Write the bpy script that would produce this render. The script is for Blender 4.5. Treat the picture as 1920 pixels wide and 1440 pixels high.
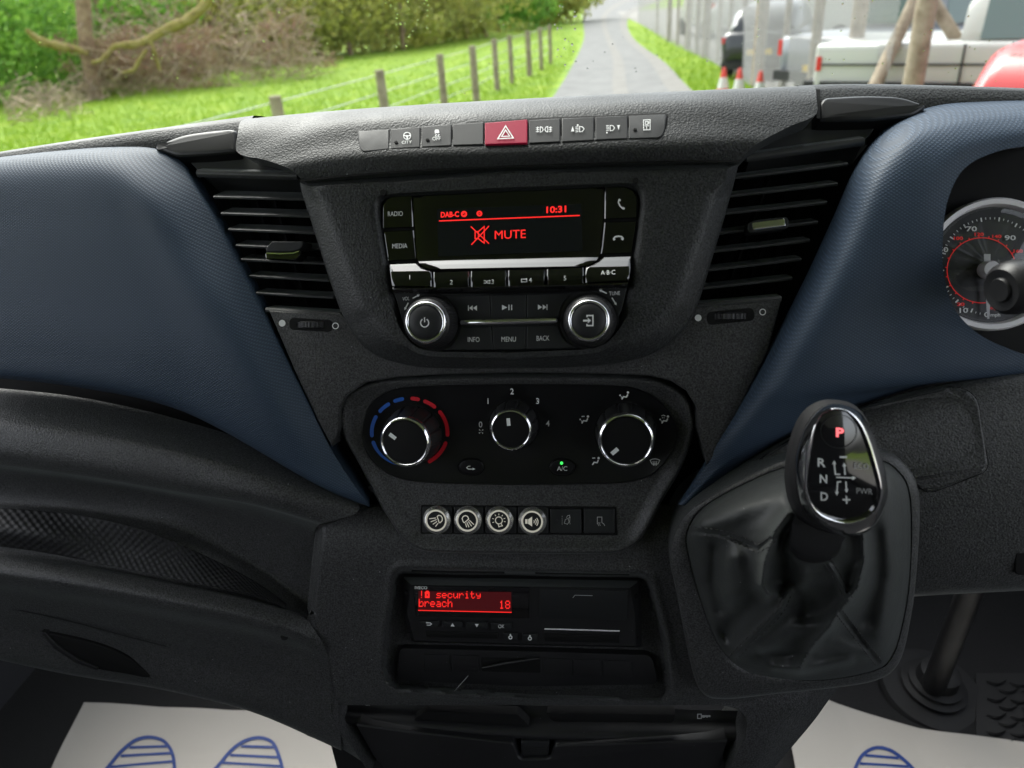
import bpy, bmesh, math, random
from mathutils import Vector, Matrix, noise

for o in list(bpy.data.objects):
    bpy.data.objects.remove(o, do_unlink=True)
rad = math.radians
scene = bpy.context.scene
COL = scene.collection
random.seed(7)

# ------------------------------------------------------------------ camera
FPX = 1386.0                       # focal length in pixels of the 1920 px wide photograph
EYE = Vector((0.0, 0.0, 2.0))      # X right across the van, Y forward, Z up from the road
PITCH, YAW = rad(28.0), rad(8.0)
f0 = Vector((0, math.cos(PITCH), -math.sin(PITCH)))
CU = Vector((0, math.sin(PITCH), math.cos(PITCH)))
CF = f0 * math.cos(YAW) - Vector((1, 0, 0)) * math.sin(YAW)
CR = Vector((1, 0, 0)) * math.cos(YAW) + f0 * math.sin(YAW)
cam = bpy.data.cameras.new('camera')
cam.sensor_width = 36.0
cam.lens = 36.0 * FPX / 1920.0
cam.clip_start, cam.clip_end = 0.02, 2000.0
cam.dof.use_dof = True
cam.dof.focus_distance = 0.58
cam.dof.aperture_fstop = 7.5
camo = bpy.data.objects.new('camera', cam)
camo.matrix_world = Matrix(((CR.x, CU.x, -CF.x, EYE.x), (CR.y, CU.y, -CF.y, EYE.y),
                            (CR.z, CU.z, -CF.z, EYE.z), (0, 0, 0, 1)))
COL.objects.link(camo)
scene.camera = camo

# ------------------------------------------------------------------ world, sun, exposure
SUN_EL, SUN_AZ = rad(52), rad(322)     # bright overcast, the brighter sky ahead and to the left
world = bpy.data.worlds.new('World')
scene.world = world
world.use_nodes = True
wn, wl = world.node_tree.nodes, world.node_tree.links
wn.clear()
sky = wn.new('ShaderNodeTexSky')
sky.sky_type = 'NISHITA'
sky.sun_disc = False
sky.sun_elevation = SUN_EL
sky.sun_rotation = SUN_AZ
sky.air_density, sky.dust_density, sky.ozone_density = 1.0, 4.0, 1.0
hsv = wn.new('ShaderNodeHueSaturation')
hsv.inputs['Saturation'].default_value = 0.30
bg = wn.new('ShaderNodeBackground')
bg.inputs['Strength'].default_value = 0.15
wo = wn.new('ShaderNodeOutputWorld')
wl.new(sky.outputs[0], hsv.inputs['Color'])
wl.new(hsv.outputs[0], bg.inputs[0])
wl.new(bg.outputs[0], wo.inputs[0])
sun = bpy.data.lights.new('sun', 'SUN')
sun.energy = 0.5
sun.angle = rad(30)
sun.color = (1.0, 0.95, 0.88)
suno = bpy.data.objects.new('sun', sun)
sdir = Vector((math.sin(SUN_AZ) * math.cos(SUN_EL), math.cos(SUN_AZ) * math.cos(SUN_EL), math.sin(SUN_EL)))
suno.rotation_euler = sdir.to_track_quat('Z', 'Y').to_euler()
suno.location = (0, 0, 30)
COL.objects.link(suno)

vs = scene.view_settings
vs.view_transform, vs.look, vs.gamma = 'Standard', 'None', 1.0
vs.use_curve_mapping = False
vs.exposure = 2.05
scene.render.engine = 'CYCLES'
cy = scene.cycles
cy.use_denoising = True
cy.max_bounces = 10
cy.diffuse_bounces = 5
cy.glossy_bounces = 5
cy.transparent_max_bounces = 16
cy.sample_clamp_indirect = 6.0
cy.caustics_reflective = False
cy.caustics_refractive = False

# ------------------------------------------------------------------ pixel rays and the dash profile
def ray(px, py):
    return CF + CR * ((px - 960.0) / FPX) + CU * ((720.0 - py) / FPX)

def alpha(px, py):
    d = ray(px, py)
    return math.atan2(-d.z, d.y)

def A(py):
    return alpha(980, py)

def march(P, tilt, al):
    """from P=(Y,Z) along a line leaning back by tilt until it is seen at angle al below the horizon"""
    s, c = math.sin(rad(tilt)), math.cos(rad(tilt))
    t = math.tan(al)
    k = (-P[1] - t * P[0]) / (c + t * s)
    return (P[0] + s * k, P[1] + c * k)

a0 = A(520)
anchor = (0.54 * math.cos(a0), -0.54 * math.sin(a0))
PROF = []
P = anchor
up = []
for tilt, py in ((24, 322), (34, 285), (44, 215), (62, 184), (80, 168), (86, 150)):
    P = march(P, tilt, A(py)); up.append((A(py), P, tilt))
PROF = [(a, p, t) for a, p, t in reversed(up)]
P = anchor
for tilt, py in ((24, 695), (18, 908), (27, 1046)):
    P = march(P, tilt, A(py)); PROF.append((A(py), P, tilt))
P = (P[0] + 0.012, P[1] - 0.010)
a1 = math.atan2(-P[1], P[0])
PROF.append((a1 + 1e-4, P, 27))
for tilt, py in ((9, 1320), (9, 1470), (9, 1700)):
    P = march(P, tilt, A(py)); PROF.append((A(py), P, tilt))

# the same profile without the undercut, for pieces that bridge it (driver's side)
PROF2 = [q for q in PROF if q[0] < A(950)] + [q for q in PROF if q[0] > A(1200)]
TAB = [PROF]
def prof(al):
    PROF = TAB[0]
    if al <= PROF[0][0]:
        i = 0
        al = max(al, PROF[0][0])
    for i in range(len(PROF) - 1):
        if al <= PROF[i + 1][0]:
            break
    (b0, p0, t0), (b1, p1, t1) = PROF[i], PROF[i + 1]
    # line p0-p1 met at angle al
    t = math.tan(al)
    dy, dz = p1[0] - p0[0], p1[1] - p0[1]
    den = dz + t * dy
    k = (-p0[1] - t * p0[0]) / den if abs(den) > 1e-9 else 0
    k = min(1.3, max(-0.3, k))
    Y, Z = p0[0] + k * dy, p0[1] + k * dz
    L = math.hypot(dy, dz)
    return Y, Z, Vector((0, dz / L, -dy / L))   # normal towards the cab

LOW = PROF[-3:]      # the lower console plane, also used above its joint
def BL(px, py, lift=0.0):
    """as B, on the plane of the lower console"""
    d = ray(px, py)
    p0, p1 = LOW[0][1], LOW[1][1]
    t = -d.z / d.y
    dy, dz = p1[0] - p0[0], p1[1] - p0[1]
    k = (-p0[1] - t * p0[0]) / (dz + t * dy)
    Y, Z = p0[0] + k * dy, p0[1] + k * dz
    return EYE + d * (math.hypot(Y, Z) / math.hypot(d.y, d.z) - lift / d.length)

def B(px, py, lift=0.0):
    """the point of the dash seen at a pixel; lift = how far it stands proud towards the cab"""
    d = ray(px, py)
    Y, Z, n = prof(math.atan2(-d.z, d.y))
    t = math.hypot(Y, Z) / math.hypot(d.y, d.z)
    return EYE + d * (t - lift / d.length)

def NRM(px, py):
    d = ray(px, py)
    n = prof(math.atan2(-d.z, d.y))[2]
    return n if n.y < 0 else -n

def MPP(px, py, lift=0.0):
    return (B(px, py, lift) - EYE).dot(CF) / FPX

def plane_z(px, py, z):
    d = ray(px, py)
    return EYE + d * ((z - EYE.z) / d.z)

FLOOR_Z = 1.0
def floor_pt(px, py, h=0.0):
    return plane_z(px, py, FLOOR_Z + h)

def ground(px, py, z=0.0):
    return plane_z(px, py, z)

def horiz(px, dist, py=60):
    """a point on the ground at horizontal distance dist, in the direction of a pixel column"""
    d = ray(px, py)
    h = Vector((d.x, d.y, 0)).normalized()
    return Vector((EYE.x + h.x * dist, EYE.y + h.y * dist, 0))

# ------------------------------------------------------------------ materials
MATS = {}
def M(name, col=(0.5, 0.5, 0.5), rough=0.5, metal=0.0, spec=0.5, coat=0.0, emit=None, estr=0.0,
      bump=None, vary=None, rvary=None, sheen=0.0, speck=None, dust=0.0):
    """bump = (kind, scale, strength, distance); vary = (scale, amount)"""
    m = bpy.data.materials.new(name)
    m.use_nodes = True
    nt = m.node_tree
    b = nt.nodes['Principled BSDF']
    b.inputs['Base Color'].default_value = (*col, 1)
    b.inputs['Roughness'].default_value = rough
    b.inputs['Metallic'].default_value = metal
    b.inputs['Specular IOR Level'].default_value = spec
    b.inputs['Coat Weight'].default_value = coat
    b.inputs['Coat Roughness'].default_value = 0.03
    if sheen:
        b.inputs['Sheen Weight'].default_value = sheen
        b.inputs['Sheen Roughness'].default_value = 0.45
        b.inputs['Sheen Tint'].default_value = (0.9, 1.0, 0.97, 1)
    if emit:
        b.inputs['Emission Color'].default_value = (*emit, 1)
        b.inputs['Emission Strength'].default_value = estr
    tc = None
    if bump or vary or rvary or speck or dust:
        tc = nt.nodes.new('ShaderNodeTexCoord')
    if bump:
        kind, sc, st, di = bump
        if kind == 'voronoi':
            t = nt.nodes.new('ShaderNodeTexVoronoi'); t.feature = 'SMOOTH_F1'
            t.inputs['Scale'].default_value = sc
            h = t.outputs['Distance']
        else:
            t = nt.nodes.new('ShaderNodeTexNoise')
            t.inputs['Scale'].default_value = sc
            t.inputs['Detail'].default_value = 3.0
            h = t.outputs['Fac']
        nt.links.new(tc.outputs['Object'], t.inputs['Vector'])
        bp = nt.nodes.new('ShaderNodeBump')
        bp.inputs['Strength'].default_value = st
        bp.inputs['Distance'].default_value = di
        nt.links.new(h, bp.inputs['Height'])
        nt.links.new(bp.outputs[0], b.inputs['Normal'])
    if vary:
        sc, am = vary
        t = nt.nodes.new('ShaderNodeTexNoise')
        t.inputs['Scale'].default_value = sc
        t.inputs['Detail'].default_value = 4.0
        nt.links.new(tc.outputs['Object'], t.inputs['Vector'])
        r = nt.nodes.new('ShaderNodeMapRange')
        r.inputs['From Min'].default_value, r.inputs['From Max'].default_value = 0.3, 0.7
        r.inputs['To Min'].default_value, r.inputs['To Max'].default_value = 1 - am, 1 + am
        nt.links.new(t.outputs['Fac'], r.inputs['Value'])
        x = nt.nodes.new('ShaderNodeVectorMath'); x.operation = 'SCALE'
        x.inputs[0].default_value = col
        nt.links.new(r.outputs[0], x.inputs['Scale'])
        nt.links.new(x.outputs[0], b.inputs['Base Color'])
    def mult(node_out):
        # multiply whatever feeds the base colour by a factor
        x = nt.nodes.new('ShaderNodeVectorMath'); x.operation = 'SCALE'
        src = b.inputs['Base Color'].links
        if src: nt.links.new(src[0].from_socket, x.inputs[0])
        else: x.inputs[0].default_value = col
        nt.links.new(node_out, x.inputs['Scale'])
        nt.links.new(x.outputs[0], b.inputs['Base Color'])
    if speck:       # glints and shade of the moulded grain put into the colour as flecks
        sc, lo, hi = speck
        t = nt.nodes.new('ShaderNodeTexNoise'); t.inputs['Scale'].default_value = sc; t.inputs['Detail'].default_value = 2.0
        nt.links.new(tc.outputs['Object'], t.inputs['Vector'])
        r = nt.nodes.new('ShaderNodeMapRange')
        r.inputs['From Min'].default_value, r.inputs['From Max'].default_value = 0.32, 0.68
        r.inputs['To Min'].default_value, r.inputs['To Max'].default_value = lo, hi
        nt.links.new(t.outputs['Fac'], r.inputs['Value'])
        mult(r.outputs[0])
    if dust:        # sparse pale dust motes
        t = nt.nodes.new('ShaderNodeTexVoronoi'); t.inputs['Scale'].default_value = 130
        nt.links.new(tc.outputs['Object'], t.inputs['Vector'])
        lt = nt.nodes.new('ShaderNodeMath'); lt.operation = 'LESS_THAN'; lt.inputs[1].default_value = 0.055
        nt.links.new(t.outputs['Distance'], lt.inputs[0])
        sp = nt.nodes.new('ShaderNodeSeparateColor'); nt.links.new(t.outputs['Color'], sp.inputs[0])
        gt = nt.nodes.new('ShaderNodeMath'); gt.operation = 'GREATER_THAN'; gt.inputs[1].default_value = 0.72
        nt.links.new(sp.outputs[0], gt.inputs[0])
        an = nt.nodes.new('ShaderNodeMath'); an.operation = 'MULTIPLY'
        nt.links.new(lt.outputs[0], an.inputs[0]); nt.links.new(gt.outputs[0], an.inputs[1])
        ad = nt.nodes.new('ShaderNodeMath'); ad.operation = 'MULTIPLY_ADD'; ad.inputs[1].default_value = dust; ad.inputs[2].default_value = 1.0
        nt.links.new(an.outputs[0], ad.inputs[0])
        mult(ad.outputs[0])
    if rvary:
        sc, lo, hi = rvary
        t = nt.nodes.new('ShaderNodeTexNoise')
        t.inputs['Scale'].default_value = sc
        t.inputs['Detail'].default_value = 5.0
        nt.links.new(tc.outputs['Object'], t.inputs['Vector'])
        r = nt.nodes.new('ShaderNodeMapRange')
        r.inputs['From Min'].default_value, r.inputs['From Max'].default_value = 0.35, 0.65
        r.inputs['To Min'].default_value, r.inputs['To Max'].default_value = lo, hi
        nt.links.new(t.outputs['Fac'], r.inputs['Value'])
        nt.links.new(r.outputs[0], b.inputs['Roughness'])
    MATS[name] = m
    return m

M('grain', (0.018, 0.019, 0.0195), 0.50, spec=0.38, sheen=0.04, speck=(760, 0.25, 1.9), dust=5, bump=('voronoi', 760, 0.8, 0.0004), vary=(9, 0.10), rvary=(14, 0.44, 0.56))
M('grain_fine', (0.031, 0.031, 0.0315), 0.47, spec=0.5, sheen=0.09, speck=(820, 0.2, 2.0), dust=6, bump=('voronoi', 820, 0.8, 0.0004), vary=(9, 0.10), rvary=(16, 0.48, 0.6))
M('soft_black', (0.012, 0.012, 0.013), 0.45, spec=0.45, dust=8, bump=('noise', 1500, 0.18, 0.0003), rvary=(18, 0.38, 0.52))
M('dark_cavity', (0.006, 0.006, 0.006), 0.7, spec=0.2)  # near-black for dark parts and for shade painted into gaps and recesses
M('satin_key', (0.015, 0.016, 0.017), 0.48, spec=0.34, rvary=(40, 0.42, 0.56))
M('piano', (0.002, 0.002, 0.0025), 0.05, spec=0.8, coat=0.7, rvary=(25, 0.04, 0.13))
M('climate_face', (0.0045, 0.0045, 0.005), 0.38, spec=0.35, rvary=(22, 0.33, 0.45))
M('knob_black', (0.005, 0.005, 0.0055), 0.32, spec=0.4)
M('knob_skirt', (0.018, 0.018, 0.019), 0.38, spec=0.5)
M('chrome', (0.90, 0.90, 0.92), 0.12, metal=1.0)
M('brushed_steel', (0.90, 0.88, 0.84), 0.27, metal=0.92, bump=('noise', 900, 0.15, 0.0002))
M('lcd', (0.010, 0.012, 0.013), 0.18, spec=0.4)
M('red_ink', (0.5, 0.01, 0.01), 0.5, emit=(1.0, 0.025, 0.02), estr=0.26)
M('red_glow_print', (0.55, 0.012, 0.012), 0.5, emit=(1.0, 0.025, 0.02), estr=0.06)  # red dial print with a faint emission of its own
M('lcd_red', (0.05, 0.01, 0.012), 0.3, emit=(0.5, 0.02, 0.03), estr=0.016)
M('green_led', (0.1, 0.6, 0.15), 0.4, emit=(0.05, 1.0, 0.12), estr=0.34)
M('pink_led', (0.6, 0.1, 0.1), 0.4, emit=(1.0, 0.16, 0.18), estr=0.34)
M('white_ink', (0.82, 0.83, 0.82), 0.5)
M('grey_ink', (0.40, 0.40, 0.40), 0.5)
M('lit_ink', (0.75, 0.72, 0.62), 0.45, emit=(1.0, 0.93, 0.78), estr=0.05)
M('blue_arc', (0.01, 0.10, 0.46), 0.4)
M('red_arc', (0.60, 0.006, 0.02), 0.4)
M('hazard_red', (0.36, 0.004, 0.040), 0.48, spec=0.22)
M('leather', (0.031, 0.033, 0.0325), 0.5, spec=0.42, sheen=0.10, dust=6, bump=('noise', 420, 0.3, 0.0006), rvary=(30, 0.45, 0.57))
M('stitch', (0.045, 0.045, 0.045), 0.8)
M('paper', (0.46, 0.435, 0.40), 0.75, bump=('noise', 6, 0.25, 0.006), vary=(5, 0.03))
M('print_blue', (0.012, 0.045, 0.22), 0.6)
M('rubber', (0.010, 0.010, 0.011), 0.65, bump=('noise', 200, 0.2, 0.0006))
M('carpet', (0.008, 0.008, 0.009), 0.9, bump=('noise', 400, 0.6, 0.002))
M('silver_ring', (0.85, 0.83, 0.85), 0.42, spec=0.5)
M('dial_face', (0.012, 0.013, 0.014), 0.35, vary=(12, 0.3))
M('needle', (0.55, 0.55, 0.56), 0.4)
M('headliner', (0.24, 0.24, 0.24), 0.9)
M('lit_bevel_grey', (0.075, 0.08, 0.08), 0.45)  # paler than the tachograph body: light on its top bevel, as colour
M('bulkhead', (0.28, 0.28, 0.28), 0.7)
M('seat_cloth', (0.04, 0.04, 0.045), 0.9)
M('slat', (0.040, 0.041, 0.041), 0.40, spec=0.5, sheen=0.10, rvary=(30, 0.32, 0.42))
M('pod', (0.006, 0.006, 0.006), 0.42, spec=0.45)
M('cab_trim', (0.05, 0.05, 0.055), 0.7)

def weave():
    """blue moulded fabric-look: fine diamond relief"""
    m = bpy.data.materials.new('blue_weave')
    m.use_nodes = True
    nt = m.node_tree; N, L = nt.nodes, nt.links
    b = N['Principled BSDF']
    b.inputs['Roughness'].default_value = 0.58
    b.inputs['Specular IOR Level'].default_value = 0.35
    tc = N.new('ShaderNodeTexCoord')
    hs = []
    for ang in (32, -32):
        mp = N.new('ShaderNodeMapping')
        mp.inputs['Rotation'].default_value = (0, rad(ang), 0)
        L.new(tc.outputs['Object'], mp.inputs['Vector'])
        w = N.new('ShaderNodeTexWave')
        w.wave_type, w.bands_direction, w.wave_profile = 'BANDS', 'Z', 'SIN'
        w.inputs['Scale'].default_value = 190.0
        w.inputs['Distortion'].default_value = 0.0
        L.new(mp.outputs[0], w.inputs['Vector'])
        hs.append(w.outputs['Fac'])
    mx = N.new('ShaderNodeMath'); mx.operation = 'MULTIPLY'
    L.new(hs[0], mx.inputs[0]); L.new(hs[1], mx.inputs[1])
    bp = N.new('ShaderNodeBump')
    bp.inputs['Strength'].default_value = 0.35
    bp.inputs['Distance'].default_value = 0.0005
    L.new(mx.outputs[0], bp.inputs['Height'])
    L.new(bp.outputs[0], b.inputs['Normal'])
    cr = N.new('ShaderNodeMapRange')
    cr.inputs['To Min'].default_value, cr.inputs['To Max'].default_value = 0.72, 1.35
    L.new(mx.outputs[0], cr.inputs['Value'])
    x = N.new('ShaderNodeVectorMath'); x.operation = 'SCALE'
    x.inputs[0].default_value = (0.036, 0.058, 0.092)
    L.new(cr.outputs[0], x.inputs['Scale'])
    L.new(x.outputs[0], b.inputs['Base Color'])
    MATS['blue_weave'] = m
weave()

def carbon():
    m = bpy.data.materials.new('mat_ribs')
    m.use_nodes = True
    nt = m.node_tree; N, L = nt.nodes, nt.links
    b = N['Principled BSDF']
    b.inputs['Base Color'].default_value = (0.019, 0.019, 0.020, 1)
    b.inputs['Roughness'].default_value = 0.62
    b.inputs['Specular IOR Level'].default_value = 0.3
    tc = N.new('ShaderNodeTexCoord')
    outs = []
    for dx, dv, pitch in ((.75, .66, .0055), (-.75, .66, .0055)):
        d = N.new('ShaderNodeVectorMath'); d.operation = 'DOT_PRODUCT'
        d.inputs[1].default_value = (dx, dv, 0)
        L.new(tc.outputs['UV'], d.inputs[0])
        k = N.new('ShaderNodeMath'); k.operation = 'MULTIPLY'; k.inputs[1].default_value = 2 * math.pi / pitch
        L.new(d.outputs['Value'], k.inputs[0])
        sn = N.new('ShaderNodeMath'); sn.operation = 'SINE'
        L.new(k.outputs[0], sn.inputs[0]); outs.append(sn.outputs[0])
    mx = N.new('ShaderNodeMath'); mx.operation = 'ADD'
    L.new(outs[0], mx.inputs[0]); L.new(outs[1], mx.inputs[1])
    bp = N.new('ShaderNodeBump')
    bp.inputs['Strength'].default_value = 0.7
    bp.inputs['Distance'].default_value = 0.0003
    L.new(mx.outputs[0], bp.inputs['Height'])
    L.new(bp.outputs[0], b.inputs['Normal'])
    MATS['mat_ribs'] = m
carbon()

def glass_mat(name, tint, gloss):
    m = bpy.data.materials.new(name)
    m.use_nodes = True
    nt = m.node_tree; N, L = nt.nodes, nt.links
    N.clear()
    out = N.new('ShaderNodeOutputMaterial')
    tr = N.new('ShaderNodeBsdfTransparent'); tr.inputs[0].default_value = (*tint, 1)
    gl = N.new('ShaderNodeBsdfGlossy'); gl.inputs['Roughness'].default_value = 0.02
    mx = N.new('ShaderNodeMixShader'); mx.inputs[0].default_value = gloss
    L.new(tr.outputs[0], mx.inputs[1]); L.new(gl.outputs[0], mx.inputs[2]); L.new(mx.outputs[0], out.inputs[0])
    MATS[name] = m
glass_mat('windscreen_glass', (0.84, 0.88, 0.86), 0.03)
glass_mat('clear_lens', (0.96, 0.96, 0.97), 0.06)

# ------------------------------------------------------------------ objects
def thing(name, label, cat, loc=(0, 0, 0), group=None, kind=None):
    o = bpy.data.objects.new(name, None)
    o.empty_display_size = 0.05
    o.location = loc
    o['label'] = label
    o['category'] = cat
    if group: o['group'] = group
    if kind: o['kind'] = kind
    COL.objects.link(o)
    return o

def root_loc(p):
    while p is not None and p.parent is not None:
        p = p.parent
    return Vector(p.location) if p is not None else Vector((0, 0, 0))

def link(name, verts, faces, mat, parent=None, smooth=35, kind=None, label=None, loc=None, tri=False):
    off = root_loc(parent) if parent is not None else Vector(loc or (0, 0, 0))
    me = bpy.data.meshes.new(name)
    me.from_pydata([tuple(Vector(v) - off) for v in verts], [], faces)
    bm = bmesh.new(); bm.from_mesh(me)
    bmesh.ops.remove_doubles(bm, verts=bm.verts, dist=1e-6)
    ng = [f for f in bm.faces if len(f.verts) > 4]
    if ng: bmesh.ops.triangulate(bm, faces=ng)
    bmesh.ops.recalc_face_normals(bm, faces=bm.faces)
    bm.to_mesh(me); bm.free()
    if smooth:
        me.polygons.foreach_set('use_smooth', [True] * len(me.polygons))
        me.set_sharp_from_angle(angle=rad(smooth))
    me.materials.append(MATS[mat])
    o = bpy.data.objects.new(name, me)
    if parent is not None: o.parent = parent
    else: o.location = off
    if kind: o['kind'] = kind
    if label: o['label'] = label
    COL.objects.link(o)
    return o

def tag(o, label, cat, group=None):
    o['label'] = label; o['category'] = cat
    if group: o['group'] = group
    return o

# ------------------------------------------------------------------ 2D outlines (photo pixels)
def rp(pts, n=5, r=0):
    """polygon with rounded corners: points (x, y) or (x, y, radius)"""
    out = []
    m = len(pts)
    for i in range(m):
        p = pts[i]; rr = p[2] if len(p) > 2 else r
        if rr <= 0:
            out.append((p[0], p[1])); continue
        a, c = pts[i - 1], pts[(i + 1) % m]
        v1 = Vector((a[0] - p[0], a[1] - p[1])); v2 = Vector((c[0] - p[0], c[1] - p[1]))
        l1, l2 = v1.length, v2.length
        k = min(rr, l1 * 0.48, l2 * 0.48)
        s = Vector((p[0], p[1])) + v1 / l1 * k
        e = Vector((p[0], p[1])) + v2 / l2 * k
        q = Vector((p[0], p[1]))
        for j in range(n + 1):
            t = j / n
            w = (s * (1 - t) ** 2 + q * 2 * t * (1 - t) * 0.9 + e * t * t + (s + e) * 0.5 * 2 * t * (1 - t) * 0.1)
            out.append((w.x, w.y))
    return out

def area(poly):
    return 0.5 * sum(poly[i][0] * poly[(i + 1) % len(poly)][1] - poly[(i + 1) % len(poly)][0] * poly[i][1] for i in range(len(poly)))

def inset(poly, d):
    m = len(poly); sgn = 1 if area(poly) > 0 else -1
    out = []
    for i in range(m):
        p = Vector(poly[i]); a = Vector(poly[i - 1]); c = Vector(poly[(i + 1) % m])
        e1, e2 = (p - a), (c - p)
        if e1.length < 1e-6: e1 = e2
        if e2.length < 1e-6: e2 = e1
        e1, e2 = e1.normalized(), e2.normalized()
        n1, n2 = Vector((-e1.y, e1.x)), Vector((-e2.y, e2.x))
        n = (n1 + n2)
        if n.length < 1e-3: n = n1
        n.normalize()
        k = 1.0 / max(0.5, n.dot(n1))
        q = p + n * (d * sgn * k)
        out.append((q.x, q.y))
    return out

def ell(cx, cy, rx, ry=None, n=32, a0=0, rot=0):
    ry = ry or rx
    o = []
    for i in range(n):
        t = 2 * math.pi * i / n + a0
        x, y = rx * math.cos(t), ry * math.sin(t)
        o.append((cx + x * math.cos(rot) - y * math.sin(rot), cy + x * math.sin(rot) + y * math.cos(rot)))
    return o

def star(poly, c, n=96):
    """outline sampled at n equal angles round c (for bridging outlines of different shape)"""
    out = []
    m = len(poly)
    for i in range(n):
        t = 2 * math.pi * i / n
        d = Vector((math.cos(t), math.sin(t)))
        best = None
        for j in range(m):
            a = Vector(poly[j]) - Vector(c); b = Vector(poly[(j + 1) % m]) - Vector(c)
            e = b - a
            den = d.x * e.y - d.y * e.x
            if abs(den) < 1e-9: continue
            u = (a.x * e.y - a.y * e.x) / den
            v = (a.x * d.y - a.y * d.x) / den
            if u > 0 and -1e-6 <= v <= 1 + 1e-6 and (best is None or u > best):
                best = u
        best = best or 1
        out.append((c[0] + d.x * best, c[1] + d.y * best))
    return out

def smooth_closed(pts, n=8):
    out = []; m = len(pts)
    for i in range(m):
        p0, p1, p2, p3 = [Vector(pts[(i + k) % m][:2]) for k in (-1, 0, 1, 2)]
        for j in range(n):
            t = j / n
            q = 0.5 * ((2 * p1) + (p2 - p0) * t + (2 * p0 - 5 * p1 + 4 * p2 - p3) * t * t + (3 * p1 - p0 - 3 * p2 + p3) * t ** 3)
            out.append((q.x, q.y))
    return out

def lift_ring(poly, lift, push=0.0, nrm=None):
    if nrm is None:
        nrm = NRM(sum(p[0] for p in poly) / len(poly), sum(p[1] for p in poly) / len(poly))
    out = []
    for p in poly:
        l = lift(p[0], p[1]) if callable(lift) else lift
        out.append(B(p[0], p[1], l) - nrm * push)
    return out

def bridge(name, rings, mat, parent=None, cap0=False, cap1=True, smooth=35, closed=True, **kw):
    n = len(rings[0]); V = []; F = []
    for r in rings: V += list(r)
    for k in range(len(rings) - 1):
        for i in range(n if closed else n - 1):
            j = (i + 1) % n
            F.append((k * n + i, k * n + j, (k + 1) * n + j, (k + 1) * n + i))
    if cap0: F.append(tuple(range(n - 1, -1, -1)))
    if cap1: F.append(tuple((len(rings) - 1) * n + i for i in range(n)))
    return link(name, V, F, mat, parent, smooth, **kw)

def flatten(ring):
    """project a ring on its mean plane, so that a small key has a flat face"""
    c = sum(ring, Vector()) / len(ring)
    n = Vector()
    for a, b in zip(ring, ring[1:] + ring[:1]): n += (a - c).cross(b - c)
    n.normalize()
    return [p - n * (p - c).dot(n) for p in ring]

def prism(name, poly, lift, thick, mat, parent, bev=1.5, steps=2, nrm=None, smooth=20, **kw):
    """a plate whose front outline is seen along POLY: thickness runs into the dash"""
    c = (sum(p[0] for p in poly) / len(poly), sum(p[1] for p in poly) / len(poly))
    nrm = nrm or NRM(*c)
    b3 = bev * MPP(*c)
    rings = [lift_ring(poly, lift, thick, nrm)]
    if bev > 0:
        for k in range(steps + 1):
            t = k / steps * math.pi / 2
            rings.append(lift_ring(inset(poly, bev * (1 - math.cos(t))), lift, b3 * (1 - math.sin(t)), nrm))
    else:
        rings.append(lift_ring(poly, lift, 0, nrm))
    if max(p[0] for p in poly) - min(p[0] for p in poly) < 110:
        rings = [flatten(r) for r in rings]
    return bridge(name, rings, mat, parent, smooth=smooth, **kw)

# ------------------------------------------------------------------ lofted sheets
def spl(pts, n):
    """n points along a smooth curve through pts (Vectors)"""
    m = len(pts)
    if m == 2:
        return [pts[0].lerp(pts[1], i / (n - 1)) for i in range(n)]
    T = [0.0]
    for i in range(1, m): T.append(T[-1] + max(1e-6, (pts[i] - pts[i - 1]).length ** 0.7))
    D = []
    for i in range(m):
        if i == 0: D.append((pts[1] - pts[0]) / (T[1] - T[0]))
        elif i == m - 1: D.append((pts[-1] - pts[-2]) / (T[-1] - T[-2]))
        else:
            h0, h1 = T[i] - T[i - 1], T[i + 1] - T[i]
            s0, s1 = (pts[i] - pts[i - 1]) / h0, (pts[i + 1] - pts[i]) / h1
            D.append((s0 * h1 + s1 * h0) / (h0 + h1))
    out = []
    i = 0
    for k in range(n):
        t = T[-1] * k / (n - 1)
        while i < m - 2 and t > T[i + 1]: i += 1
        h = T[i + 1] - T[i]; s = (t - T[i]) / h
        out.append(pts[i] * (2 * s ** 3 - 3 * s * s + 1) + D[i] * (h * (s ** 3 - 2 * s * s + s)) +
                   pts[i + 1] * (-2 * s ** 3 + 3 * s * s) + D[i + 1] * (h * (s ** 3 - s * s)))
    return out

def rowpts(row):
    return [p if isinstance(p, Vector) else B(*p) for p in row]

def grid(rows, nu, nv):
    R = [spl(rowpts(r), nu) for r in rows]
    cols = [spl([r[i] for r in R], nv) for i in range(nu)]
    return [[cols[i][j] for i in range(nu)] for j in range(nv)]

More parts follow.
